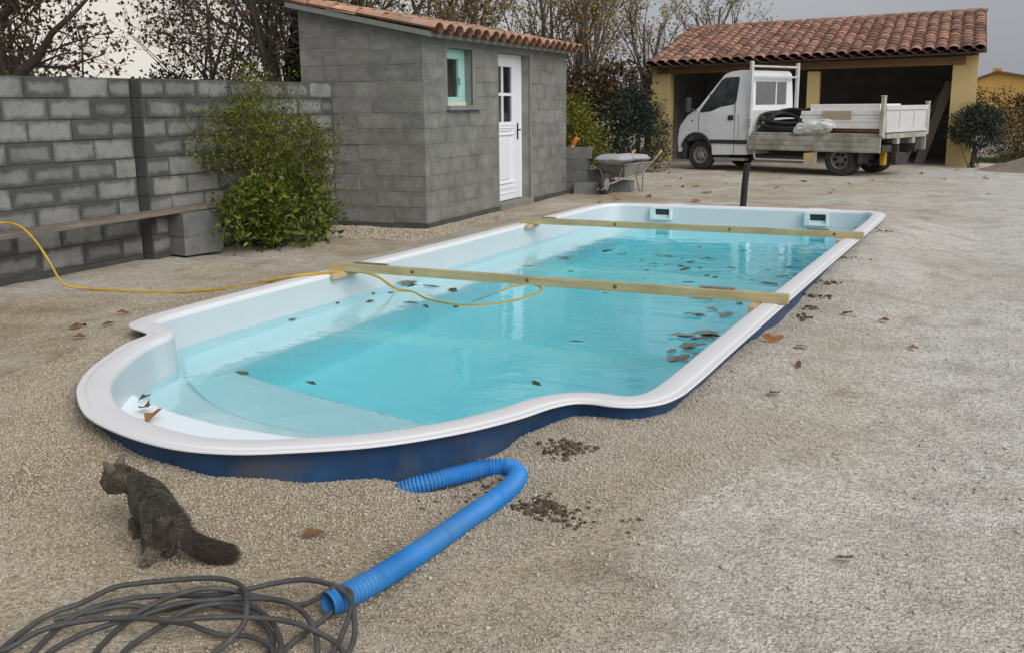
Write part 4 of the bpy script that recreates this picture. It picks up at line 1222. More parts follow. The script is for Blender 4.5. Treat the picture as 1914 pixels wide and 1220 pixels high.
def sack(name, m, L, W, H, loc, rot, seed, amp=.12, crum=.004):
    bm = bmesh.new()
    bmesh.ops.create_cube(bm, size=1)
    bmesh.ops.subdivide_edges(bm, edges=bm.edges[:], cuts=9, use_grid_fill=True)
    rr = np.random.default_rng(seed)
    ph = rr.uniform(0, 6, 8)
    for v in bm.verts:
        x, y, z = v.co * 2
        e = (1 - abs(x) ** 4) ** .35 * (1 - abs(y) ** 4) ** .35 if abs(x) < 1 and abs(y) < 1 else 0
        nx_ = x * (1 - .08 * y * y); ny_ = y * (1 - .10 * x * x)
        zz = z * (.12 + .88 * e) * (1 + amp * math.sin(4 * x + ph[0]) * math.cos(3 * y + ph[1])) + amp * .5 * math.sin(3 * x + ph[2])
        v.co = (nx_ * L / 2 + rr.normal() * crum, ny_ * W / 2 + rr.normal() * crum, zz * H / 2 + rr.normal() * crum)
    me = bpy.data.meshes.new(name); bm.to_mesh(me); bm.free()
    smooth(me, 60)
    return link(name, me, m, None, loc, rot)
s1 = sack('plastic_sack', 'plastic', .95, .24, .24, tpt(2.98, .02, 1.02), (R_(40), R_(-6), trk.rotation_euler.z), 4, .35, .014)
tag(s1, 'crumpled white plastic sack on the truck bed beside the black hose', 'sack')

# ------------------------------------------------------------------ wheelbarrow, bags, blocks beside the shed
wb = empty('wheelbarrow', (-6.43, 17.17, 0), R_(80))
tag(wb, 'dusty galvanised wheelbarrow loaded with cement bags', 'wheelbarrow')
# local x from wheel to handles
v = []
for z, ax0, ax1, wy_ in ((.30, .15, .70, .20), (.56, -.12, .92, .34)):
    v += [(ax0, -wy_, z), (ax1, -wy_, z), (ax1, wy_, z), (ax0, wy_, z)]
tray = MB().add(v, [(0, 1, 5, 4), (1, 2, 6, 5), (2, 3, 7, 6), (3, 0, 4, 7), (3, 2, 1, 0)])
to = tray.build('tray', 'galv', wb)
sol = to.modifiers.new('solid', 'SOLIDIFY'); sol.thickness = .012
MB().tube([(-.12, -.34, .56), (.92, -.34, .56), (.92, .34, .56), (-.12, .34, .56)], .014, 8, closed=True).build('tray_rim', 'galv', wb)
for s_ in (-1, 1):
    MB().tube([(-.20, s_ * .06, .19), (.15, s_ * .20, .29), (.70, s_ * .26, .34), (1.05, s_ * .29, .55), (1.32, s_ * .30, .70)], .017, 8).build('handle_tube', 'galv', wb, sm=60)
    MB().tube([(1.30, s_ * .30, .692), (1.42, s_ * .30, .755)], .021, 8).build('grip', 'yellow_hose', wb)
    MB().tube([(.48, s_ * .25, .32), (.60, s_ * .28, .012), (.70, s_ * .28, .012), (.76, s_ * .26, .34)], .015, 8).build('leg', 'galv', wb)
    MB().tube([(-.05, s_ * .26, .50), (-.02, s_ * .15, .26)], .013, 8).build('brace', 'galv', wb)
MB().lathe([(.12, -.04), (.17, -.04), (.19, -.02), (.195, 0), (.19, .02), (.17, .04), (.12, .04)], 22, Matrix.Translation((-.22, 0, .197))).build('tyre', 'rubber', wb, sm=50)
MB().lathe([(.0, -.03), (.12, -.025), (.122, .025), (.0, .03)], 16, Matrix.Translation((-.22, 0, .197))).build('rim', 'rim', wb)
MB().tube([(-.20, -.06, .19), (-.45, -.05, .10), (-.45, .05, .10), (-.20, .06, .19)], .012, 8).build('front_hoop', 'galv', wb)
wb.scale = (.93, .93, .93)
bpy.context.view_layer.update()
def wpt(x, y, z): return wb.matrix_world @ Vector((x, y, z))
tag(sack('cement_bag', 'bag', .56, .62, .17, wpt(.10, 0, .645), (0, 0, R_(82)), 1), 'rumpled grey cement bag at the wheel end of the barrow', 'bag', 'cement bags in the barrow')
tag(sack('cement_bag', 'bag', .62, .62, .16, wpt(.66, 0, .635), (0, 0, R_(78)), 2, .07), 'smooth grey cement bag at the handle end of the barrow', 'bag', 'cement bags in the barrow')
G2 = 'loose blocks beside the shed'
for i, (x, y, z, rz, lb) in enumerate([
    (-7.14, 17.15, .0, 8, 'bottom block of the pile nearest the shed corner'), (-7.14, 17.14, .202, 10, 'second block up in the pile at the shed corner'), (-7.13, 17.15, .404, 6, 'third block up in the pile at the shed corner'), (-7.08, 17.16, .606, 14, 'topmost block of the pile at the shed corner'),
    (-6.80, 16.98, .0, 20, 'low block lying in front of the pile, by the barrow wheel'), (-6.78, 17.45, .0, 12, 'bottom block behind the barrow wheel'), (-6.80, 17.46, .202, 18, 'tilted upper block behind the barrow wheel'), (-6.45, 17.62, .0, 4, 'block on the ground under the barrow tray')]):
    cblock((x, y, z), R_(rz), lb, G2)
lp_ = empty('leaning_pipe', (-7.17, 17.02, -.18)); tag(lp_, 'pale pipe with orange cap leaning by the shed corner', 'pipe')
MB().tube([(-.30, .18, .17), (-.10, .18, .80), (.0, .18, 1.05)], .038, 12).build('pipe', 'pipe_pale', lp_, sm=40)
MB().tube([(-.01, .18, 1.03), (.03, .18, 1.11), (.05, .18, 1.13), (.10, .19, 1.12)], [.043, .048, .04, .02], 12).build('cap', 'orange', lp_, sm=40)

# black stub pipe behind the pool
bp_ = MB().tube([(-3.40, 14.30, .10), (-3.385, 14.30, .45), (-3.36, 14.30, .735)], .045, 14).tube([(-3.36, 14.30, .70), (-3.36, 14.30, .737)], .049, 14).build('stub_pipe', 'black', sm=40)
tag(bp_, 'black plastic pipe standing upright behind the pool', 'pipe')
for x_, y_, lb in ((-4.30, 14.0, 'white plate on the ground behind the left skimmer'), (-2.34, 14.05, 'white plate on the ground behind the right skimmer')):
    o = MB().lathe([(0, .0), (.15, .0), (.16, .008), (.155, .022), (.13, .026), (0, .026)], 28, Matrix.Rotation(math.pi / 2, 4, 'X')).build('skimmer_lid', 'gel_white', None, (x_, y_, gz(x_, y_) + .004), sm=30)
    tag(o, lb, 'lid', 'skimmer lids')

# ------------------------------------------------------------------ plants
def leaf_mesh(name, c, a, n, L, W, fold=.25):
    """two-triangle folded leaves: centres c, axis a, normal n, lengths L, widths W"""
    a = a / (np.linalg.norm(a, axis=1)[:, None] + 1e-9)
    s = np.cross(a, n); s /= np.linalg.norm(s, axis=1)[:, None] + 1e-9
    u = np.cross(s, a)
    L = L[:, None]; W = W[:, None]
    base = c - a * L * .5
    tip = c + a * L * .5 - u * L * .12
    l = c + s * W * .5 + u * W * fold - a * L * .06
    r = c - s * W * .5 + u * W * fold - a * L * .06
    V = np.stack([base, l, tip, r], 1).reshape(-1, 3)
    k = np.arange(len(c)) * 4
    F = np.concatenate([np.stack([k, k + 2, k + 1], 1), np.stack([k, k + 3, k + 2], 1)])
    return fast_mesh(name, V, F)

def rdir(r, n):
    v = r.normal(size=(n, 3)); return v / np.linalg.norm(v, axis=1)[:, None]

class Tree:
    def __init__(s, seed):
        s.r = np.random.default_rng(seed); s.segs = []; s.tw = []
    def grow(s, p, d, L, r, lvl, P):
        rr = s.r
        n = P['nseg'][lvl]
        d = d / np.linalg.norm(d)
        pts = [p]; rad = [r]; dirs = [d]
        tip_r = r * P['taper'][lvl]
        for i in range(n):
            d = d + rr.normal(size=3) * P['wander'][lvl] + np.array([0, 0, P['up'][lvl]])
            d /= np.linalg.norm(d)
            p = p + d * L / n
            pts.append(p); rad.append(r + (tip_r - r) * (i + 1) / n); dirs.append(d)
        s.segs.append((pts, rad, lvl))
        if lvl >= P['leaf_lvl']:
            s.tw.append((pts, lvl))
        if lvl + 1 < len(P['nseg']):
            nc = P['nch'][lvl]
            nc = int(nc * rr.uniform(.75, 1.25) + .5)
            for k in range(nc):
                t = P['start'][lvl] + (1 - P['start'][lvl]) * (k + rr.random()) / nc
                f = t * n; i = min(int(f), n - 1); f -= i
                q = pts[i] * (1 - f) + pts[i + 1] * f
                dd = dirs[i + 1]
                perp = rr.normal(size=3); perp -= dd * perp.dot(dd); perp /= np.linalg.norm(perp)
                ang = R_(P['ang'][lvl] * rr.uniform(.7, 1.3))
                nd = dd * math.cos(ang) + perp * math.sin(ang)
                s.grow(q, nd, L * P['len'][lvl] * rr.uniform(.6, 1.15) * (1.15 - .5 * t), max(P['rmin'], (rad[i] * (1 - f) + rad[i + 1] * f) * P['rad'][lvl]), lvl + 1, P)
    def wood(s, name, m, parent, lv, sides):
        mb = MB()
        for pts, rad, lvl in s.segs:
            if lvl in lv:
                mb.tube(pts, rad, sides[lvl], caps=False)
        return mb.build(name, m, parent, sm=80)
    def leaves(s, name, m, parent, per, L, W, spread=.06, droop=.4):
        C = []
        for pts, lvl in s.tw:
            P_ = np.array(pts)
            k = s.r.poisson(per)
            if k == 0: continue
            t = s.r.uniform(.2, 1, k) * (len(P_) - 1)
            i = np.minimum(t.astype(int), len(P_) - 2); f = (t - i)[:, None]
            C.append(P_[i] * (1 - f) + P_[i + 1] * f + s.r.normal(size=(k, 3)) * spread)
        C = np.concatenate(C)
        N = len(C)
        a = rdir(s.r, N); a[:, 2] -= droop
        o = link(name, leaf_mesh(name, C, a, rdir(s.r, N), s.r.uniform(L * .6, L * 1.2, N), s.r.uniform(W * .6, W * 1.2, N)), m, parent)
        return o

def plant_tree(name, label, cat, loc, P, seed, bark, leafm, per, L, W, d0=(0, 0, 1), stems=1, fan=0.0, h=5.0, r=.15, group=None, spread=.07, extra=None):
    t = Tree(seed)
    root = empty(name, loc)
    tag(root, label, cat, group)
    for k in range(stems):
        a = t.r.uniform(0, 6.28)
        d = np.array([d0[0] + fan * math.cos(a), d0[1] + fan * math.sin(a), d0[2]])
        off = np.array([t.r.normal() * .12 * (stems > 1), t.r.normal() * .12 * (stems > 1), -.1])
        t.grow(off, d, h * t.r.uniform(.85, 1.1), r * t.r.uniform(.8, 1.1), 0, P)
    nl = len(P['nseg'])
    t.wood('trunk', bark, root, {0, 1}, {0: 9, 1: 6})
    t.wood('twigs', bark, root, set(range(2, nl)), {2: 4, 3: 3, 4: 3})
    t.leaves('crown', leafm, root, per, L, W, spread)
    if extra: extra(root, t)
    return root

def clump_plant(name, label, cat, loc, vol, seed, leafm, nclump, per, csize, L, W, bark='bark', stems=10, group=None, up=.5, shell=.55, floor=.06, part='foliage', stem_r=.012, tips=0.0):
    """shrub: leaf clumps spread through ellipsoids vol=[(cx,cy,cz,rx,ry,rz),...] plus stems"""
    r = np.random.default_rng(seed)
    root = empty(name, loc)
    tag(root, label, cat, group)
    vols = np.array([v[3] * v[4] * v[5] for v in vol]) ** .8
    vols /= vols.sum()
    C = []; CC = []
    for v, w in zip(vol, vols):
        n = int(nclump * w) + 1
        d = rdir(r, n)
        rad = shell + (1.08 - shell) * r.random(n) ** .6
        c = np.array(v[:3]) + d * rad[:, None] * np.array(v[3:])
        c = c[c[:, 2] > floor]
        CC.append(c)
    CC = np.concatenate(CC)
    A = []
    for c in CC:
        k = max(3, int(per * r.uniform(.5, 1.4)))
        s = csize * r.uniform(.6, 1.3)
        p = c + r.normal(size=(k, 3)) * s * np.array([1, 1, .8])
        C.append(p)
        out = (p - c) / s + np.array([0, 0, up])
        A.append(out + r.normal(size=(k, 3)) * .7)
    C = np.concatenate(C); A = np.concatenate(A)
    C[:, 2] = np.maximum(C[:, 2], .02)
    N = len(C)
    nrm = rdir(r, N) + np.array([0, 0, .8])
    link(part, leaf_mesh(part, C, A, nrm, r.uniform(L * .6, L * 1.25, N), r.uniform(W * .6, W * 1.25, N)), leafm, root)
    mb = MB()
    for k in range(stems):
        c = CC[r.integers(len(CC))]
        b = np.array([r.normal() * .08, r.normal() * .08, -.05])
        mid = b * .5 + c * .5 + r.normal(size=3) * .05 + np.array([0, 0, .1])
        mb.tube([tuple(b), tuple(mid), tuple(c)], [stem_r, stem_r * .7, stem_r * .3], 5, caps=False)
    if stems: mb.build('stem', bark, root, sm=80)
    return root

# shrubs in front of the block wall
clump_plant('tall_shrub', 'tall yellow-green feathery shrub between the block wall and the shed', 'shrub', (-7.74, 9.30, 0), [(-.02, .05, 1.22, .32, .90, .62), (0, .50, .85, .36, .80, .62), (.02, -.50, 1.32, .25, .66, .40), (-.05, .25, 1.70, .16, .62, .32), (.05, .90, 1.15, .28, .44, .46), (.05, 1.0, .6, .3, .4, .45)],
            31, 'leaf_shrub', 400, 28, .075, .050, .017, stems=46, up=.8, shell=.15, stem_r=.009)
clump_plant('laurel_shrub', 'low glossy green laurel shrub at the foot of the taller shrub', 'shrub', (-7.48, 9.22, 0), [(0, .0, .40, .36, .78, .42), (.05, -.45, .42, .28, .42, .36), (0.0, .55, .30, .32, .5, .32)],
            32, 'leaf_laurel', 150, 22, .085, .095, .036, stems=16, up=.6, shell=.4)
# evergreens between the shed and the garage
clump_plant('privet_shrub', 'yellow-green shrub right of the shed, behind the block pile', 'shrub', (-8.95, 21.4, 0), [(0, 0, .75, .75, .6, .75), (-.1, .1, 1.35, .5, .5, .45), (.35, 0, .5, .5, .5, .5)], 33, 'leaf_shrub', 190, 26, .13, .085, .045, stems=8)
clump_plant('cypress_shrub', 'dark green dense cypress shrub against the garage pillar', 'shrub', (-8.0, 22.8, 0), [(0, 0, .75, .82, .7, .80), (-.05, 0, 1.30, .52, .5, .55), (-.1, 0, 1.62, .30, .3, .32)], 34, 'leaf_dark', 330, 30, .11, .075, .030, stems=6, up=1.0)
clump_plant('creeper', 'sparse yellow-green creeper climbing the left garage pillar', 'creeper', (-8.80, 26.6, 0), [(0, 0, .7, .22, .12, .8)], 35, 'leaf_shrub', 26, 14, .10, .08, .045, stems=5)

# bare-ish trees behind the wall and the shed
PA = dict(nseg=[7, 6, 5, 4], taper=[.55, .25, .25, .3], wander=[.10, .16, .20, .22], up=[.02, .01, .0, .0], nch=[9, 8, 6, 0], ang=[58, 48, 45, 40], len=[.75, .55, .5, .5], rad=[.34, .36, .45, .5], start=[.30, .12, .1, 0], leaf_lvl=2, rmin=.005)
plant_tree('plane_tree', 'big dark tree with spreading bare limbs beyond the left end of the wall', 'tree', (-12.3, 9.6, 0), PA, 47, 'bark', 'leaf_brown', 4.0, .085, .065, d0=(.05, .05, 1), h=5.2, r=.27, group='autumn trees behind the wall', spread=.08)
PB = dict(nseg=[7, 6, 5, 4], taper=[.3, .25, .25, .3], wander=[.07, .14, .18, .2], up=[.03, .03, .0, .0], nch=[9, 6, 5, 0], ang=[38, 40, 42, 40], len=[.55, .5, .5, .5], rad=[.5, .5, .5, .5], start=[.3, .12, .1, 0], leaf_lvl=2, rmin=.006)
def ivy(root, t):
    r = t.r
    N = 15000
    z = r.uniform(0, 3.4, N)
    a = r.uniform(0, 6.28, N)
    R0 = (.62 - .10 * z) * r.random(N) ** .45 * (0.8 + .25 * np.sin(a * 3 + z * 2))
    C = np.stack([R0 * np.cos(a) + .12, R0 * np.sin(a) + .05 * z, z], 1)
    link('ivy', leaf_mesh('ivy', C, rdir(r, N) - np.array([0, 0, .6]), rdir(r, N), r.uniform(.06, .11, N), r.uniform(.05, .09, N)), 'leaf_ivy', root)
plant_tree('ivy_tree', 'many-stemmed tree wrapped in dark ivy beside the shed gable', 'tree', (-10.9, 14.2, 0), PB, 42, 'bark', 'leaf_brown', .7, .11, .08, stems=9, fan=.30, h=5.4, r=.075, group='autumn trees behind the wall', extra=ivy)
PD = dict(nseg=[7, 6, 5, 4], taper=[.3, .25, .25, .3], wander=[.10, .16, .2, .22], up=[.01, -.01, -.01, .0], nch=[10, 7, 5, 0], ang=[50, 42, 42, 40], len=[.6, .5, .5, .5], rad=[.5, .5, .5, .5], start=[.2, .12, .1, 0], leaf_lvl=2, rmin=.005)
plant_tree('plane_tree', 'half-bare brown-leaved tree right beside the big trunk on the left', 'tree', (-15.2, 13.3, 0), PD, 43, 'bark', 'leaf_brown', 2.6, .10, .08, stems=4, fan=.5, h=4.6, r=.06, group='autumn trees behind the wall', spread=.10)
plant_tree('plane_tree', 'half-bare brown-leaved tree in the gap left of the ivy-clad tree', 'tree', (-15.8, 17.2, 0), PD, 48, 'bark', 'leaf_brown', 1.8, .10, .08, stems=4, fan=.5, h=4.8, r=.055, group='autumn trees behind the wall', spread=.10)
clump_plant('round_bush', 'small dark bush showing above the wall left of the shrub', 'bush', (-13.5, 14.0, 0), [(0, 0, 1.35, .75, .6, .75)], 44, 'leaf_ivy', 110, 30, .14, .09, .06, stems=8)
PC = dict(nseg=[6, 6, 5, 4], taper=[.35, .3, .25, .3], wander=[.06, .09, .15, .2], up=[.05, .06, .04, .0], nch=[8, 6, 4, 0], ang=[30, 28, 36, 40], len=[.62, .5, .42, .5], rad=[.5, .45, .5, .5], start=[.18, .12, .1, 0], leaf_lvl=2, rmin=.008)
spots = [(-18.2, 25.5, 'rusty-leaved tree showing over the middle of the shed roof'), (-15.9, 27.2, 'upright autumn tree over the right part of the shed roof'), (-13.9, 25.8, 'upright autumn tree rising over the shed corner tiles'), (-12.3, 28.0, 'ochre-leaved tree just right of the shed roof'), (-10.9, 26.6, 'ochre-leaved upright tree between shed and garage'), (-9.9, 29.5, 'thin autumn tree behind the left end of the garage roof'), (-9.2, 33.5, 'sparse tree rising behind the garage roof edge')]
for k, (x, y, lb) in enumerate(spots):
    big = k < 5
    plant_tree('poplar_tree', lb, 'tree', (x, y, 0), PC, 50 + k, 'bark_grey', 'leaf_ochre', 4.2 if big else 1.4, .095, .07, stems=4 if big else 3, fan=.22, h=5.6 if big else 4.4, r=.085, group='autumn trees behind the shed', spread=.11)
plant_tree('poplar_tree', 'dark autumn tree above the high end of the shed roof', 'tree', (-16.6, 21.5, 0), PC, 60, 'bark', 'leaf_brown', 2.0, .14, .10, stems=4, fan=.25, h=5.4, r=.08, group='autumn trees behind the shed', spread=.1)
# brown undergrowth
for k, (x, y, lb) in enumerate(((-11.6, 25.0, 'brown undergrowth just right of the shed wall'), (-10.0, 25.6, 'brown undergrowth beside the garage pillar'))):
    clump_plant('undergrowth', lb, 'shrub', (x, y, 0), [(0, 0, 1.0, 1.1, .7, 1.3), (.4, .2, 1.9, .8, .6, .7)], 70 + k, 'leaf_hedge', 220, 24, .2, .13, .09, stems=14, group='undergrowth between shed and garage')
# right-hand side: clipped tree, hedges, house, conifer, heap
tp = clump_plant('topiary_tree', 'small clipped dark evergreen tree with a bare trunk at the garage corner', 'tree', (-.97, 26.75, 0), [(0.07, 0, .95, .62, .50, .46), (.05, 0, 1.15, .45, .4, .30)], 81, 'leaf_topiary', 260, 30, .075, .06, .030, stems=10, part='crown', floor=.42, up=.6, shell=.5)
MB().tube([(0, 0, -.05), (.01, 0, .3), (.05, 0, .60)], [.05, .042, .04], 9).build('trunk', 'bark', tp, sm=60)
clump_plant('brown_hedge', 'clipped brown hedge behind the clipped tree', 'hedge', (.6, 33.5, 0), [(x, 0, 1.1, .7, .45, .72) for x in np.arange(-1.6, 4.0, .6)], 82, 'leaf_hedge', 520, 26, .13, .08, .05, stems=14, shell=.5)
clump_plant('dry_shrub', 'straw-coloured dry shrub beside the gravel heap', 'shrub', (-.25, 30.2, 0), [(0, 0, .45, .55, .4, .55), (.9, .1, .55, .6, .4, .65)], 83, 'leaf_straw', 150, 22, .11, .12, .03, stems=20)
clump_plant('dry_shrub', 'brown leafy shrub in front of the clipped hedge', 'shrub', (-.2, 31.6, 0), [(0, 0, .8, .6, .4, .6), (1.0, 0, .7, .7, .4, .7), (2.2, 0, .7, .8, .4, .7)], 84, 'leaf_hedge', 170, 22, .13, .10, .05, stems=16)
clump_plant('fir_tree', 'green conifer branches entering at the right edge', 'tree', (1.55, 36.5, 0), [(0, 0, 2.6, 1.25, 1.0, .55), (0, 0, 3.4, 1.05, .9, .5), (-.2, 0, 4.2, .8, .7, .45), (-1.2, 0, 4.35, .38, .2, .12), (-1.1, 0, 3.5, .35, .2, .13), (0, 0, 5.2, .5, .5, .6)], 85, 'leaf_conifer', 340, 30, .13, .10, .03, stems=30, part='crown', shell=.3)
hs_ = empty('far_house', (-.6, 70, 0)); tag(hs_, 'ochre house gable far behind the hedge on the right', 'house')
gz_ = [(-2.6, -1), (9, -1), (9, 2.2), (3.2, 2.35), (-.95, 3.12), (-2.6, 2.55)]
MB().prism(gz_, 0, 8).build('wall', 'ochre_far', hs_)
rfm = MB()
for (a, b) in (((-2.75, 2.50), (-.95, 3.14)), ((-.95, 3.14), (3.3, 2.33)), ((3.3, 2.33), (9.2, 2.2))):
    rfm.add([(a[0], -.25, a[1] + .005), (b[0], -.25, b[1] + .005), (b[0], 8.2, b[1] + .005), (a[0], 8.2, a[1] + .005), (a[0], -.25, a[1] + .13), (b[0], -.25, b[1] + .13), (b[0], 8.2, b[1] + .13), (a[0], 8.2, a[1] + .13)],
            [(0, 3, 2, 1), (4, 5, 6, 7), (0, 1, 5, 4), (2, 3, 7, 6), (1, 2, 6, 5), (3, 0, 4, 7)])
rf_ = rfm.build('roof', 'tile_under', hs_)
MB().box(-1.25, -.75, 1, 1.6, 3.0, 3.45).build('chimney', 'ochre_far', rf_)
def heap():
    n, m = 40, 40
    X, Y = np.meshgrid(np.linspace(-2.2, 2.6, n), np.linspace(-1.8, 1.8, m), indexing='ij')
    d = np.sqrt((X / 2.3) ** 2 + (Y / 1.7) ** 2)
    Z = .62 * np.clip(1 - d, 0, 1) ** 1.05 + .05 * (vnoise(X * 4 + 9, Y * 4 + 9, 8) - .5) * (d < 1) - .02
    V = np.stack([X.ravel(), Y.ravel(), Z.ravel()], 1)
    i, j = np.meshgrid(np.arange(n - 1), np.arange(m - 1), indexing='ij'); a = (i * m + j).ravel()
    me = fast_mesh('gravel_heap', V, np.stack([a, a + m, a + m + 1, a + 1], 1)); smooth(me, 80)
    o = link('gravel_heap', me, 'mound', None, (1.35, 26.2, 0))
    tag(o, 'grey-brown gravel heap at the right edge', 'heap')
heap()
def grass(x0, x1, y0, y1, N, h, seed, label):
    r = np.random.default_rng(seed)
    C = np.stack([r.uniform(x0, x1, N), r.uniform(y0, y1, N), np.full(N, h * .5)], 1)
    a = r.normal(size=(N, 3)) * .35 + np.array([0, 0, 1])
    o = link('grass', leaf_mesh('grass', C, a, rdir(r, N), r.uniform(h * .7, h * 1.3, N), r.uniform(.006, .012, N) * 2), 'grass')
    tag(o, label, 'grass', kind='stuff')
grass(-1.0, .6, 28.6, 30.0, 2600, .10, 91, 'short green grass at the foot of the clipped tree')

# ------------------------------------------------------------------ fallen leaves
def leaf_shape(seed, s):
    """ragged lobed leaf, slightly cupped"""
    r = np.random.default_rng(seed)
    n = 11
    v = [(0, 0, 0)]
    cup = r.uniform(.15, .5); tw = r.uniform(-.3, .3)
    for k in range(n):
        a = 2 * math.pi * k / n
        rad = s * (.72 + .28 * (k % 2)) * r.uniform(.7, 1.15) * (1.25 if k == 0 else 1)
        x, y = rad * math.cos(a) * 1.25, rad * math.sin(a) * .8
        v.append((x, y, cup * s * (abs(y) / s) ** 1.5 + tw * x * y / s))
    f = [(0, k + 1, (k + 1) % n + 1) for k in range(n)]
    me = bpy.data.meshes.new('leaf'); me.from_pydata(v, [], f); me.update()
    return me
LM = {m: [leaf_shape(100 + i, .5) for i in range(5)] for m in ('dead_leaf', 'wet_leaf', 'sunk_leaf', 'orange_leaf')}
for m, l_ in LM.items():
    for me in l_: me.materials.append(M[m])
def leaf(x, y, z, s, m, label, group, k, flat=1.0, tilt=.25):
    o = link('leaf', LM[m][k % 5], None, None, (x, y, z), (random.uniform(-tilt, tilt), random.uniform(-tilt, tilt), random.uniform(0, 6.28)))
    o.scale = (s, s * random.uniform(.6, 1), s * flat)
    tag(o, label, 'leaf', group)
    return o
lv = [(-3.266, 10.415), (-2.822, 10.45), (-2.953, 9.867), (-3.263, 10.501), (-2.925, 10.148), (-3.415, 10.065), (-3.766, 10.381), (-3.77, 10.5), (-4.007, 10.6), (-2.845, 9.691), (-2.549, 9.396), (-2.455, 9.336), (-2.609, 8.983), (-1.907, 10.191), (-1.914, 9.596), (-3.392, 10.5),
      (-3.1, 8.156), (-2.636, 6.374), (-2.436, 5.276), (-3.652, 4.734), (-2.376, 8.274), (-1.938, 8.153), (-4.367, 9.279), (-3.836, 9.133), (-4.25, 10.5), (-4.986, 6.874), (-4.95, 7.353), (-4.85, 7.821), (-4.666, 7.867), (-4.394, 7.776), (-4.46, 7.122), (-4.406, 7.119), (-4.233, 7.043), (-4.001, 7.119), (-4.775, 7.038),
      (-3.159, 11.267), (-2.627, 11.203), (-2.461, 9.96), (-3.171, 9.482), (-3.244, 9.899), (-4.833, 7.45), (-4.908, 6.173), (-4.187, 4.75)]
big = {0, 2, 4, 8, 9, 13, 1, 28, 29}
for i, (x, y) in enumerate(lv):
    if 2.2 < y < 14:
        sz = 'large' if i in big else 'small'
        lab = sz + ' dark leaf floating on the water between the battens' if 7.1 < y < 10.8 and x > -3.9 else sz + ' dark leaf floating beyond the far batten' if y > 10.8 else (sz + ' dark leaf floating on the water near the left pool wall' if x < -3.9 else 'dark leaf floating alone on the open nearer water')
        leaf(x, y, WATZ + .003, random.uniform(.10, .15) * (1.5 if i in big else .8), 'wet_leaf', lab, 'leaves floating in the pool', i, .35, .06)
for i in range(26):
    x, y = random.uniform(-4.3, -1.9), random.uniform(8.3, 11.2)
    leaf(x, y, WATZ + .003, random.uniform(.04, .09), 'wet_leaf', 'tiny dark leaf fragment on the water around the far batten', 'leaves floating in the pool', i, .35, .06)
for cx_, cy_, n_, sp in ((-2.08, 7.551, 5, .10), (-1.86, 6.905, 7, .09), (-1.84, 6.45, 7, .10), (-1.88, 6.18, 4, .08), (-2.3, 8.25, 3, .1), (-1.75, 9.7, 3, .08), (-1.95, 9.15, 3, .08), (-4.80, 7.88, 3, .08), (-4.35, 10.0, 3, .1)):
    for i in range(n_):
        leaf(cx_ + random.gauss(0, sp), cy_ + random.gauss(0, sp), WATZ + .004 + i * .002, random.uniform(.12, .22), 'sunk_leaf', 'soaked grey leaf in a clump floating at the pool side', 'soaked leaf clumps in the pool', i, .3, .05)
for x, y, s, lb, m, rz in ((-4.02, 3.80, .10, 'curled brown leaf on the white pool step, the upper one', 'dead_leaf', .4), (-3.86, 3.70, .10, 'orange-brown leaf on the white pool step, nearest the rim', 'orange_leaf', 1.2), (-4.16, 3.93, .06, 'thin pale twig-like leaf on the white pool step', 'dead_leaf', 2.0)):
    o = leaf(x, y, .03, s * 1.15, m, lb, 'leaves on the pool step', 1, 1.3, .5)
for x, y, s, lb in ((-1.27, 6.46, .10, 'large orange leaf on the gravel under the right pool rim'), (-1.31, 6.36, .09, 'dark orange leaf tucked beneath the right pool rim')):
    leaf(x, y, gz(x, y) + .03, s, 'orange_leaf', lb, 'orange leaves under the rim', 2, 1.0, .7)
gl = [(-5.556, 4.995), (-5.908, 5.008), (-1.1, 6.304), (-0.497, 6.827), (-0.428, 3.478), (-1.027, 5.182), (-1.034, 7.687), (-6.60, 14.3), (-6.35, 12.5), (-6.5, 12.8), (-4.595, 16.153), (-0.763, 7.6), (-1.037, 5.869), (-5.916, 5.062), (-5.4, 4.6), (-2.612, 21.9), (-2.378, 22.3), (-6.296, 20.877), (-5.402, 18.963), (-5.051, 19.776), (-3.791, 20.939), (-2.863, 20.53), (-0.393, 24.3), (-1.861, 24.065), (-7.031, 20.631), (-6.757, 19.187), (-7.521, 22.6), (-5.968, 16.156), (-2.209, 2.83), (-5.92, 5.463), (-5.665, 21.93), (-7.005, 22.398), (-1.884, 20.868), (-1.332, 22.541), (-0.551, 22.802), (-3.954, 19.207), (-2.864, 18.375), (-4.838, 17.667), (-6.0, 15.487), (-5.6, 16.764), (-1.191, 25.3), (-0.8, 25.0), (-6.315, 19.34), (-5.921, 18.782), (-5.638, 18.881)]
def glabel(x, y):
    if y > 15: return 'dry brown leaf lying on the yard between pool and garage'
    if x < -5: return 'dry brown leaf on the ground left of the pool'
    if x > -1.3: return 'dry brown leaf on the pale gravel right of the pool'
    return 'dry brown leaf on the gravel near the cat'
for i, (x, y) in enumerate(gl):
    leaf(x, y, gz(x, y) + .02, random.uniform(.08, .15) * (1.3 if y > 15 else .75), 'dead_leaf', glabel(x, y), 'dry leaves on the ground', i, .8, .3)
for i in range(12):
    x, y = random.uniform(-7.6, .4), random.uniform(15.5, 24)
    if random.random() < .5 and x > -3: continue
    leaf(x, y, gz(x, y) + .015, random.uniform(.06, .13), 'dead_leaf', glabel(x, y), 'dry leaves on the ground', i, .8, .3)
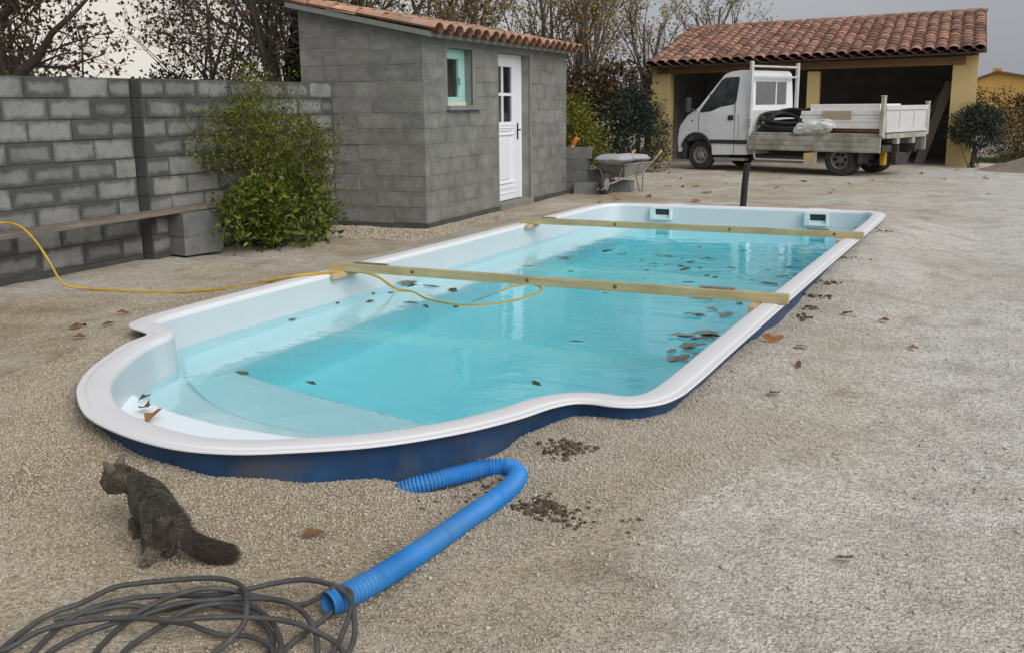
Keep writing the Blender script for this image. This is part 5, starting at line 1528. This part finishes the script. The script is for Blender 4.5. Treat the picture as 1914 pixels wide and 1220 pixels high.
# clods of dark soil
def clods(cx_, cy_, n_, sp, smax, seed):
    r = np.random.default_rng(seed)
    base = bmesh.new(); bmesh.ops.create_icosphere(base, subdivisions=1, radius=1)
    bv = np.array([v.co[:] for v in base.verts]); bf = np.array([[v.index for v in f.verts] for f in base.faces]); base.free()
    V, F = [], []
    for k in range(n_):
        x, y = cx_ + r.normal() * sp, cy_ + r.normal() * sp * .7
        s = smax * .62 * r.random() ** 2 + .004
        V.append(bv * s * r.uniform(.6, 1.3, (len(bv), 1)) * np.array([1, 1, .7]) + np.array([x, y, gz(x, y) + s * .3]))
        F.append(bf + k * len(bv))
    return np.concatenate(V), np.concatenate(F)
mv, mf, off = [], [], 0
for i, (x, y, n_, sp, sm_) in enumerate(((-1.70, 3.98, 150, .052, .022), (-1.56, 3.46, 190, .052, .020), (-1.43, 3.36, 24, .035, .016), (-1.92, 3.60, 36, .07, .016), (-1.31, 8.20, 30, .05, .034), (-1.30, 7.50, 26, .05, .03), (-1.32, 8.75, 24, .06, .028), (-1.30, 7.85, 16, .05, .026), (-1.33, 10.0, 24, .10, .02), (-1.35, 3.44, 40, .12, .012), (-1.97, 3.38, 30, .10, .012), (-1.3, 12, 30, .2, .02))):
    a, b = clods(x, y, n_, sp, sm_, 200 + i)
    mv.append(a); mf.append(b + off); off += len(a)
tag(link('soil_clods', fast_mesh('soil_clods', np.concatenate(mv), np.concatenate(mf)), 'soil'), 'crumbs of dark soil beside the conduit and along the right rim', 'soil', kind='stuff')

# ------------------------------------------------------------------ the cat: standing, seen from behind, head turned left
CO = Vector((-2.585, 2.40, 0)); CO.z = gz(-2.585, 2.40)
cat_e = empty('cat', CO, math.atan2(.678, -.735) - math.pi / 2)      # local +y away from the camera, +x to the right
tag(cat_e, 'fluffy grey-brown tabby cat standing on the gravel, head turned left', 'cat')
def skin_body():
    J = [  # (x right, y forward, z, rx, ry)
        (.062, .00, .150, .048, .054),   # 0 pelvis
        (.050, .07, .166, .058, .066),   # 1
        (.032, .14, .174, .062, .068),   # 2 mid
        (.014, .21, .182, .058, .062),   # 3 chest
        (-.008, .262, .196, .048, .052), # 4 shoulders
        (-.040, .290, .214, .040, .042), # 5 neck
        (-.074, .300, .230, .058, .058), # 6 head back
        (-.098, .292, .222, .058, .055), # 7 head front
        (-.124, .284, .205, .035, .030), # 8 muzzle
        (-.134, .281, .201, .022, .018), # 9 nose
        (.080, -.030, .140, .026, .026), # 10 tail base
        (.115, -.045, .100, .024, .024), # 11
        (.160, -.052, .062, .027, .027), # 12
        (.215, -.060, .036, .027, .027), # 13
        (.275, -.070, .026, .016, .016), # 14 tip
        (.030, .005, .120, .040, .046),  # 15 left thigh
        (.012, .035, .078, .026, .030),  # 16 knee
        (.010, -.020, .050, .016, .017), # 17 hock
        (.000, -.012, .016, .014, .013), # 18 ankle
        (-.034, .000, .011, .013, .011), # 19 toes
        (.085, .010, .115, .036, .044),  # 20 right thigh
        (.080, .045, .075, .024, .028),  # 21
        (.080, .005, .046, .014, .015),  # 22
        (.066, .03, .014, .013, .012),  # 23
        (.045, .055, .011, .012, .010),  # 24
        (-.022, .235, .125, .026, .030), # 25 left elbow
        (-.030, .225, .060, .017, .018), # 26
        (-.034, .225, .016, .015, .013), # 27
        (-.052, .220, .011, .013, .010), # 28
        (.040, .245, .125, .026, .030),  # 29
        (.040, .240, .060, .016, .017),  # 30
        (.036, .240, .016, .014, .013),  # 31
        (.020, .245, .011, .012, .010),  # 32
    ]
    E_ = [(0, 1), (1, 2), (2, 3), (3, 4), (4, 5), (5, 6), (6, 7), (7, 8), (8, 9), (0, 10), (10, 11), (11, 12), (12, 13), (13, 14), (0, 15), (15, 16), (16, 17), (17, 18), (18, 19), (0, 20), (20, 21), (21, 22), (22, 23), (23, 24), (3, 25), (25, 26), (26, 27), (27, 28), (3, 29), (29, 30), (30, 31), (31, 32)]
    me = bpy.data.meshes.new('body')
    me.from_pydata([j[:3] for j in J], E_, [])
    o = bpy.data.objects.new('body', me); col.objects.link(o)
    sk = o.modifiers.new('skin', 'SKIN'); sk.use_smooth_shade = True
    for i, j in enumerate(J):
        me.skin_vertices[0].data[i].radius = (j[3], j[4])
        me.skin_vertices[0].data[i].use_root = (i == 0)
    su = o.modifiers.new('sub', 'SUBSURF'); su.levels = 2; su.render_levels = 2
    dg = bpy.context.evaluated_depsgraph_get()
    m2 = bpy.data.meshes.new_from_object(o.evaluated_get(dg))
    bpy.data.objects.remove(o)
    m2.name = 'body'
    return m2
bm_cat = skin_body()
def fur_mat():
    m, n, l, b = nt('tabby_fur')
    o = objco(n)
    mp = n.new('ShaderNodeMapping'); mp.inputs['Scale'].default_value = (.8, 2.6, .5); mp.inputs['Rotation'].default_value = (0, 0, .25)
    l.new(o, mp.inputs[0])
    f = noise(n, l, 20, 2, 0.5, mp.outputs[0], 1.2)
    r = ramp(n, [(0.36, (0.062, 0.054, 0.042)), (0.50, (0.15, 0.133, 0.104)), (0.72, (0.25, 0.222, 0.172))]); l.new(f, r.inputs[0])
    # darker along the spine and tail, warmer on the head
    sep = n.new('ShaderNodeSeparateXYZ'); l.new(o, sep.inputs[0])
    tl = n.new('ShaderNodeMapRange'); tl.inputs['From Min'].default_value = .085; tl.inputs['From Max'].default_value = .15
    l.new(sep.outputs[0], tl.inputs[0])
    c = mixc(n, l, 'MIX', tl.outputs[0], r.outputs[0], (0.062, 0.050, 0.040))
    hd = n.new('ShaderNodeMapRange'); hd.inputs['From Min'].default_value = -.045; hd.inputs['From Max'].default_value = -.09; hd.inputs['To Max'].default_value = .55
    l.new(sep.outputs[0], hd.inputs[0])
    c = mixc(n, l, 'MIX', hd.outputs[0], c, (0.12, 0.085, 0.055))
    g = n.new('ShaderNodeNewGeometry')
    rr_ = ramp(n, [(0, (.75,) * 3), (1, (1.3,) * 3)]); l.new(g.outputs['Random Per Island'], rr_.inputs[0])
    c = mixc(n, l, 'MULTIPLY', 1.0, c, rr_.outputs[0])
    l.new(c, b.inputs['Base Color'])
    b.inputs['Roughness'].default_value = .8
    b.inputs['Specular IOR Level'].default_value = .2
    return m
M['fur'] = fur_mat()
body = link('body', bm_cat, 'fur', cat_e)
smooth(bm_cat, 180)
def make_fur():
    r = np.random.default_rng(5)
    me = bm_cat
    me.calc_loop_triangles()
    V = np.array([v.co[:] for v in me.vertices]); Nv = np.array([v.normal[:] for v in me.vertices])
    T = np.array([t.vertices[:] for t in me.loop_triangles])
    ar_ = np.linalg.norm(np.cross(V[T[:, 1]] - V[T[:, 0]], V[T[:, 2]] - V[T[:, 0]]), axis=1)
    N = 60000
    k = r.choice(len(T), N, p=ar_ / ar_.sum())
    w = r.dirichlet((1, 1, 1), N)[:, :, None]
    P = (V[T[k]] * w).sum(1); Nn = (Nv[T[k]] * w).sum(1); Nn /= np.linalg.norm(Nn, axis=1)[:, None]
    # combing: towards the tail on the trunk, along the tail on the tail, short on head and feet
    x, y, z = P.T
    comb = np.tile(np.array([.25, -1.0, -.45]), (N, 1))
    tail = (x > .092) & (y < .02)
    comb[tail] = (.8, 0, -.35)
    legs = z < .10
    comb[legs & ~tail] = (-.1, 0, -1)
    head = x < -.050
    comb[head] = (.9, 0, .1)
    L = r.uniform(.016, .030, N)
    L[tail] *= 1.35
    L[head] *= .42
    L[(z < .06) & ~tail] *= .3
    L[(x < -.125)] *= .3
    d1 = Nn * .62 + comb * .55 + r.normal(size=(N, 3)) * .07
    d1 /= np.linalg.norm(d1, axis=1)[:, None]
    d2 = Nn * .18 + comb * .95 + r.normal(size=(N, 3)) * .07
    d2 /= np.linalg.norm(d2, axis=1)[:, None]
    s = np.cross(d1, rdir(r, N)); s /= np.linalg.norm(s, axis=1)[:, None]
    wd = .0008
    a = P - s * wd; b = P + s * wd
    m1 = P + d1 * L[:, None] * .5
    c = m1 - s * wd * .7; d = m1 + s * wd * .7
    e = m1 + d2 * L[:, None] * .6
    VV = np.stack([a, b, c, d, e], 1).reshape(-1, 3)
    q = np.arange(N) * 5
    F = np.concatenate([np.stack([q, q + 1, q + 3], 1), np.stack([q, q + 3, q + 2], 1), np.stack([q + 2, q + 3, q + 4], 1)])
    link('fur', fast_mesh('fur', VV, F), 'fur', cat_e)
make_fur()
M['ear'] = mat('cat_ear', (0.12, 0.10, 0.076), .8, .3, 40)
M['eye'] = mat('cat_eye', (0.03, 0.03, 0.012), .15, .1, 10)
M['nose'] = mat('cat_nose', (0.03, 0.018, 0.016), .5, .1, 10)
def ear(cx_, cy_, cz_, tip):
    b0 = [(cx_ - .018, cy_ - .018, cz_), (cx_ + .028, cy_ - .012, cz_ + .004), (cx_ + .006, cy_ + .022, cz_ - .002)]
    mid = [((x + tip[0]) / 2 + (x - cx_) * .12, (y + tip[1]) / 2 + (y - cy_) * .12, (z + tip[2]) / 2) for x, y, z in b0]
    MB().add(b0 + mid + [tip], [(0, 1, 4, 3), (1, 2, 5, 4), (2, 0, 3, 5), (3, 4, 6), (4, 5, 6), (5, 3, 6)]).build('ear', 'ear', cat_e, sm=80)
HV = np.array([v.co[:] for v in bm_cat.vertices])
def snap(p): return HV[np.argmin(((HV - np.array(p)) ** 2).sum(1))]
hsel = HV[(HV[:, 0] < -.075) & (HV[:, 0] > -.125)]
ztop = hsel[:, 2].max()
def ear(p, tip):
    c = snap(p); c = c + (np.array([-.086, .296, .224]) - c) * .12
    ax = np.array(tip) - c; ax /= np.linalg.norm(ax)
    s1_ = np.cross(ax, (0, 1, 0.)); s1_ /= np.linalg.norm(s1_)
    s2_ = np.cross(ax, s1_)
    rings = []
    for t_, w_ in ((0, .021), (.45, .016), (.8, .008)):
        q = c + (np.array(tip) - c) * t_
        rings.append([tuple(q + (s1_ * math.cos(a) * w_ + s2_ * math.sin(a) * w_ * .55)) for a in [k * math.pi / 4 for k in range(8)]])
    vs = rings[0] + rings[1] + rings[2] + [tuple(tip)]
    fs = [(k, (k + 1) % 8, 8 + (k + 1) % 8, 8 + k) for k in range(8)] + [(8 + k, 8 + (k + 1) % 8, 16 + (k + 1) % 8, 16 + k) for k in range(8)] + [(16 + k, 16 + (k + 1) % 8, 24) for k in range(8)]
    MB().add(vs, fs).build('ear', 'ear', cat_e, sm=80)
ear((-.104, .268, ztop), (-.124, .258, ztop + .040))
ear((-.066, .312, ztop), (-.054, .322, ztop + .036))
nose_p = HV[np.argmin(HV[:, 0])]
for p in ((nose_p[0] + .012, nose_p[1] - .026, nose_p[2] + .026), (nose_p[0] + .012, nose_p[1] + .026, nose_p[2] + .026)):
    bmx = bmesh.new(); bmesh.ops.create_uvsphere(bmx, u_segments=12, v_segments=8, radius=.0065)
    me = bpy.data.meshes.new('eye'); bmx.to_mesh(me); bmx.free(); smooth(me, 180)
    link('eye', me, 'eye', cat_e, tuple(snap(p)))
bmx = bmesh.new(); bmesh.ops.create_uvsphere(bmx, u_segments=10, v_segments=6, radius=.0055)
me = bpy.data.meshes.new('nose'); bmx.to_mesh(me); bmx.free()
link('nose', me, 'nose', cat_e, tuple(nose_p + np.array([.001, 0, .002])))
